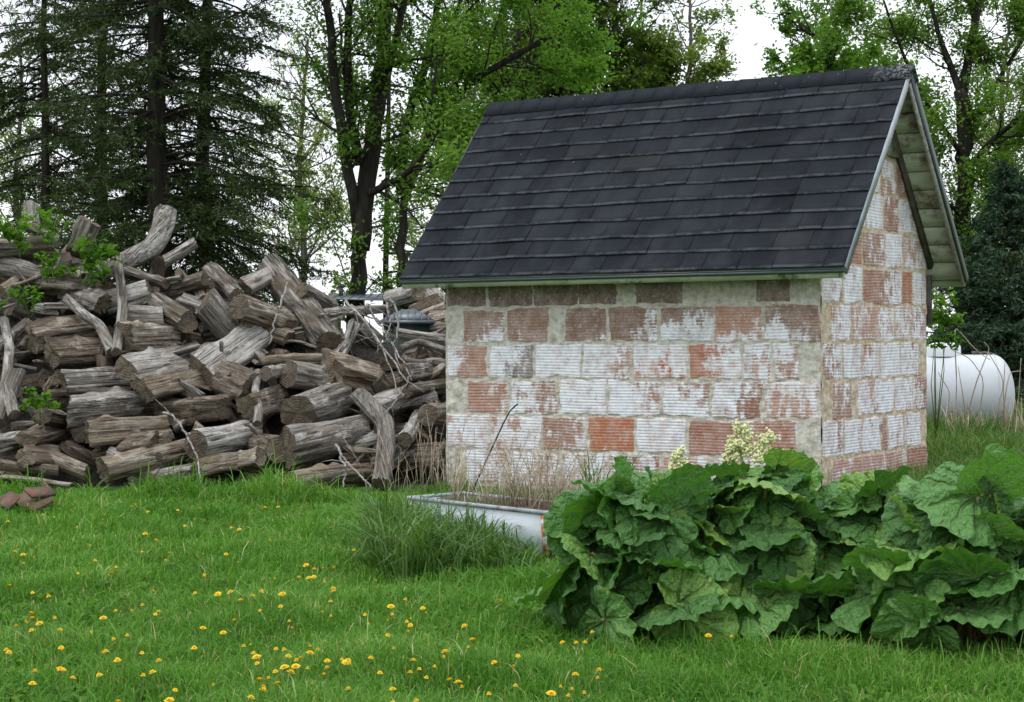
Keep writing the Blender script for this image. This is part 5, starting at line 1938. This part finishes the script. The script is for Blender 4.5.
def rhubarb(label, a, d, n, rad, hgt, size, seed):
    rg = random.Random(seed)
    c = W(a, d, 0)
    root = empty('rhubarb_plant', tuple(c))
    tag(root, label, 'rhubarb', 'rhubarb plants')
    for k in range(n):
        f = (k + .5) / n                      # 0 outer and low .. 1 inner and high
        az = k * 2.39996 + rg.gauss(0, .25)
        hr = rad * (1.0 - .8 * f) * rg.uniform(.75, 1.1)
        hz = hgt * (.14 + .74 * f ** .8) * rg.uniform(.85, 1.12)
        hz = min(hz, hgt * .88)
        tilt = math.radians(55 - 60 * f + rg.gauss(0, 32))      # downwards
        out_ = Vector((math.cos(az), math.sin(az), 0))
        at = out_ * hr * .68 + Vector((0, 0, hz))
        sc = size * rg.choice([.55, .7, .8, .95, 1.05, 1.2]) * (1.05 - .2 * f)
        xax = (out_ * math.cos(tilt) - Vector((0, 0, math.sin(tilt))))
        yaw = rg.uniform(-1.5, 1.5)
        zax = (out_ * math.sin(tilt) + Vector((0, 0, math.cos(tilt))))
        Mx = Matrix((xax, zax.cross(xax), zax)).transposed()
        Mx = Mx @ Matrix.Rotation(yaw, 3, 'Z') @ Matrix.Rotation(rg.gauss(0, .5), 3, 'X')
        lf = RL[rg.randrange(len(RL))].copy()
        COL.objects.link(lf)
        lf.parent = root
        M4 = Mx.to_4x4() @ Matrix.Scale(sc, 4)
        M4.translation = at
        lf.matrix_local = M4
        # its stalk, in the leaf's own space
        inv = M4.inverted()
        p0 = Vector((rg.gauss(0, .05), rg.gauss(0, .05), .0))
        mid = p0.lerp(at, .5) + Vector((0, 0, .08)) - out_ * .03
        m = MB()
        m.tube([inv @ p0, inv @ (p0.lerp(mid, .5) + Vector((0, 0, .02))), inv @ mid, inv @ at], np.array([.014, .012, .011, .008]) / sc, 7)
        st = m.build('stalk', MAT['stalk'], lf, True)
    return root


def rhubarb_flower(root, px, py, d, h, r, seed):
    rg = random.Random(seed)
    top = R(px, py, d)
    inv = root.matrix_world.inverted()
    base = Vector(root.location)
    loc = top - base
    foot = Vector((loc.x * .6, loc.y * .6, .1))
    m = MB()
    m.tube([foot, foot.lerp(loc, .6), loc], [.012, .01, .006], 7)
    s = m.build('flower_stalk', MAT['stem'], root, True)
    m = MB()
    m.tube([loc + Vector((0, 0, -h * .55)), loc + Vector((0, 0, h * .55))], [.006, .004], 6)
    for b in range(20):
        a = rg.uniform(0, 6.28)
        t = rg.random()
        bp = loc + Vector((0, 0, -h * .5 + h * t))
        wd = r * (1.1 - .75 * t)
        e = bp + Vector((math.cos(a) * wd, math.sin(a) * wd, rg.uniform(.0, .03)))
        m.tube([bp, e], [.004, .003], 4)
        for q in range(22):
            c = bp.lerp(e, rg.uniform(.25, 1.05)) + Vector((rg.gauss(0, .008), rg.gauss(0, .008), rg.gauss(0, .009)))
            m.sphere(c, rg.uniform(.0045, .0085), 6, 4)
    m.build('flower_head', MAT['rflower'], s, True)


bpy.context.view_layer.update()
rp1 = rhubarb('leftmost rhubarb clump spreading beside the white trough', (640 - 512) / FPX * 7.6, 7.6, 60, .61, .72, .26, 1)
rp2 = rhubarb('rhubarb clump with cream flower plumes in front of the shed corner', (755 - 512) / FPX * 7.75, 7.75, 62, .6, .79, .26, 2)
rp3 = rhubarb('rhubarb clump in the middle of the row in front of the gable wall', (862 - 512) / FPX * 7.75, 7.75, 50, .5, .68, .25, 3)
rp4 = rhubarb('largest rhubarb clump with broad leaves at the right edge of the yard', (965 - 512) / FPX * 7.2, 7.2, 62, .64, .75, .28, 4)
rp5 = rhubarb('rhubarb clump cut by the right border of the view', (1075 - 512) / FPX * 7.3, 7.3, 54, .6, .75, .27, 5)
bpy.context.view_layer.update()
rhubarb_flower(rp2, 741, 442, 8.2, .15, .07, 1)
rhubarb_flower(rp2, 767, 456, 8.0, .18, .1, 2)
rhubarb_flower(rp2, 679, 464, 8.2, .12, .045, 3)
rhubarb_flower(rp2, 731, 452, 8.45, .1, .035, 4)

# ------------------------------------------------------------------ propane tank
D = 20.0
RT_ = .475
pe = R(1014, 397, D)
ax = (RH * -1 + FH * .12).normalized()
zc_ = 1.10 - RT_
end = Vector((pe.x, pe.y, zc_))
tank = empty('gas_tank', (end.x, end.y, 0))
tag(tank, 'white horizontal gas tank with domed end behind the long grass', 'gas tank')
LT = 3.0
prof = [(0, 0)]
for k in range(1, 11):
    t = k / 10 * math.pi / 2
    prof.append((RT_ * .5 * (1 - math.cos(t)), RT_ * math.sin(t)))
prof += [(LT * .33, RT_), (LT * .66, RT_)]
for k in range(10, -1, -1):
    t = k / 10 * math.pi / 2
    prof.append((LT - RT_ * .5 * (1 - math.cos(t)), RT_ * math.sin(t)))
V, nn = [], 40
sy = ax.cross(Vector((0, 0, 1))).normalized()
for (s, r) in prof:
    for k in range(nn):
        t = k * 2 * math.pi / nn
        V.append(tuple(end + ax * s + sy * (r * math.cos(t)) + Vector((0, 0, r * math.sin(t)))))
i = np.arange(len(prof) - 1)[:, None] * nn
j = np.arange(nn)[None, :]
q = np.stack([i + j, i + (j + 1) % nn, i + nn + (j + 1) % nn, i + nn + j], -1).reshape(-1, 4)


def tank_child(o):
    o.parent = tank
    o.matrix_parent_inverse = Matrix.Translation(-tank.location)
    return o


tank_child(mk('tank_body', V, q, MAT['tank'], None, True))
for s_ in (RT_ * .5, 1.5, LT - RT_ * .5):
    m = MB()
    m.tube([end + ax * s_ + sy * ((RT_ + .001) * math.cos(t_)) + Vector((0, 0, (RT_ + .001) * math.sin(t_))) for t_ in np.linspace(0, 2 * math.pi, 49)], .006, 6, cap=False)
    tank_child(m.build('weld_seam', MAT['tank'], None, True))
m = MB()
c = end + ax * ((1014 - 942) / FPX * D) + Vector((0, 0, RT_ - .02))
n = 20
hh = [(0.0, .235), (.11, .235), (.14, .22), (.158, .17), (.163, .0)]
V = []
for z, r in hh:
    for k in range(n):
        t = k * 2 * math.pi / n
        V.append(tuple(c + ax * (r * math.cos(t)) + sy * (r * .8 * math.sin(t)) + Vector((0, 0, z))))
i = np.arange(len(hh) - 1)[:, None] * n
j = np.arange(n)[None, :]
m.add(V, np.stack([i + j, i + (j + 1) % n, i + n + (j + 1) % n, i + n + j], -1).reshape(-1, 4))
tank_child(m.build('valve_dome', MAT['tank_dome'], None, True))
m = MB()
c = end + ax * .62 + Vector((0, 0, RT_))
m.tube([c + Vector((0, 0, -.02)), c + Vector((0, 0, .05)), c + ax * .03 + Vector((0, 0, .075)), c + ax * .06 + Vector((0, 0, .05)), c + ax * .06 + Vector((0, 0, -.02))], .012, 8)
tank_child(m.build('lifting_lug', MAT['tank'], None, True))
m = MB()
c = end + ax * .45 + Vector((0, 0, RT_ + .012))
m.tube([c, c - ax * .12 + Vector((0, 0, .01)), c - ax * .25 + Vector((0, 0, -.02))], .016, 8)
m.tube([c + Vector((0, 0, -.02)), c + Vector((0, 0, .03))], .03, 10)
tank_child(m.build('valve', MAT['iron'], None, True))
for s in (.6, 2.4):
    m = MB()
    c = end + ax * s
    m.bar(Vector((c.x, c.y, 0)) - sy * .28, Vector((c.x, c.y, 0)) + sy * .28, ax * .06, Vector((0, 0, 1)) * (zc_ - RT_ + .06))
    tank_child(m.build('foot', MAT['iron']))

# dry canes in front of the tank
rng = random.Random(71)
CANES = [[(955, 420), (957, 380), (954, 330), (957, 328), (975, 350), (990, 360)], [(962, 420), (975, 385), (984, 362), (990, 348), (984, 342)], [(975, 420), (985, 380), (970, 358), (952, 350)],
         [(990, 420), (1004, 385), (1000, 372), (988, 352)], [(945, 415), (950, 392), (938, 372)], [(1000, 420), (1006, 390), (1010, 372), (1020, 371)], [(1016, 420), (1019, 390), (1021, 358)],
         [(1008, 420), (1003, 395), (1005, 362)], [(968, 415), (962, 390), (958, 366)]]
for pp in CANES:
    m = MB()
    P = np.array([tuple(R(x, y + (18 if k == 0 else 0), 18.6 + rng.uniform(-.1, .1))) for k, (x, y) in enumerate(pp)])
    tt = np.linspace(0, 1, 14)
    ac = np.linspace(0, 1, len(P))
    P = np.stack([np.interp(tt, ac, P[:, c]) for c in range(3)], -1)
    P[1:-1] = (P[:-2] + 2 * P[1:-1] + P[2:]) / 4
    m.tube(P, np.linspace(.008, .004, 14), 5)
    o = m.build('dry_cane', MAT['straw'], None, True)
    tag(o, 'thin dry arching cane in front of the white tank', 'cane', 'dry canes by the tank')
dry_weed('dense tuft of dead stalks in front of the tank middle', W((966 - 512) / FPX * 18.7, 18.7), 60, .2, .6, .14, 8, 'straw', .2, rad=.005, group='dead weeds by the tank')
dry_weed('dead stalks standing at the right end of the tank', W((1014 - 512) / FPX * 18.7, 18.7), 60, .2, .65, .14, 9, 'straw', .2, rad=.005, group='dead weeds by the tank')

# ------------------------------------------------------------------ green stove house and metal roof behind the pile
D = 18.5
c = R(407, 321, D)
hut = empty('stove_hut', (c.x, c.y, 0))
tag(hut, 'little dark green hut with ribbed grey metal roof behind the woodpile', 'hut')
hw, hd = 29 / FPX * D, .3
ze_ = c.z


def hut_pt(a, b, z):
    return Vector((c.x, c.y, 0)) + RH * a + FH * (b + hd) + Vector((0, 0, z))


def hut_child(o):
    o.parent = hut
    o.matrix_parent_inverse = Matrix.Translation(-hut.location)


m = MB()
w2, d2 = hw - .05, hd - .05
m.hexa([hut_pt(-w2, -d2, 0), hut_pt(w2, -d2, 0), hut_pt(w2, d2, 0), hut_pt(-w2, d2, 0), hut_pt(-w2, -d2, ze_ - .01), hut_pt(w2, -d2, ze_ - .01), hut_pt(w2, d2, ze_ - .01), hut_pt(-w2, d2, ze_ - .01)])
hut_child(m.build('hut_wall', MAT['green_wall']))
m = MB()
zr_ = ze_ + .13
rw = .07
A_ = [hut_pt(-hw, -hd, ze_), hut_pt(hw, -hd, ze_), hut_pt(hw, hd, ze_), hut_pt(-hw, hd, ze_)]
B_ = [hut_pt(-rw, 0, zr_), hut_pt(rw, 0, zr_)]
m.add(A_ + B_, q=[(0, 1, 5, 4), (2, 3, 4, 5), (0, 3, 2, 1)], t=[(1, 2, 5), (3, 0, 4)])
for k in range(9):
    t = -1 + 2 * k / 8
    p = hut_pt(hw * t * .98, -hd, ze_ + .008)
    f_ = min(1.0, (1 - abs(t) * .98) / (1 - rw / hw))
    q_ = hut_pt(hw * t * .98, -hd + (hd - .005) * f_, ze_ + .008 + (zr_ - ze_ - .002) * f_)
    m.tube([p, q_], .006, 4)
m.bar(hut_pt(-hw - .01, -hd - .006, ze_ - .012), hut_pt(hw + .01, -hd - .006, ze_ - .012), FH * .004, Vector((0, 0, .018)))
hut_child(m.build('hut_roof', MAT['roof_metal']))
D = 22.0
c2 = R(362, 298, D)
sh = empty('metal_shelter', (c2.x, c2.y, 0))
tag(sh, 'low shelter with flat grey metal roof and short pipe behind the pile', 'shelter')
hw2 = 38 / FPX * D
m = MB()


def sh_pt(a, b, z):
    return Vector((c2.x, c2.y, 0)) + RH * a + FH * b + Vector((0, 0, z))


m.hexa([sh_pt(-hw2, 0, c2.z - .02), sh_pt(hw2, 0, c2.z - .04), sh_pt(hw2 - .1, 1.0, c2.z + .05), sh_pt(-hw2, 1.0, c2.z + .07),
        sh_pt(-hw2, 0, c2.z), sh_pt(hw2, 0, c2.z - .02), sh_pt(hw2 - .1, 1.0, c2.z + .07), sh_pt(-hw2, 1.0, c2.z + .09)])
for k in range(10):
    t = -1 + 2 * k / 9
    m.tube([sh_pt(hw2 * t, 0, c2.z + .005 - .01 * (t + 1)), sh_pt(hw2 * t * .95, 1, c2.z + .085)], .008, 4)
o = m.build('shelter_roof', MAT['roof_metal'])
o.parent = sh
o.matrix_parent_inverse = Matrix.Translation(-sh.location)
m = MB()
for a, b in ((-hw2 + .08, .06), (hw2 - .12, .06), (-hw2 + .08, .92), (hw2 - .2, .92)):
    m.bar(sh_pt(a, b, 0), sh_pt(a, b, c2.z - .03), RH * .04, FH * .04)
o = m.build('shelter_posts', MAT['dark_board'])
o.parent = sh
o.matrix_parent_inverse = Matrix.Translation(-sh.location)
m = MB()
p = R(341, 296, D + .3)
m.tube([p, p + Vector((0, 0, .12))], .03, 10)
m.tube([p + Vector((0, 0, .12)), p + Vector((0, 0, .145))], .045, 10)
o = m.build('pipe', MAT['iron'])
o.parent = sh
o.matrix_parent_inverse = Matrix.Translation(-sh.location)
print('filler logs', nf)
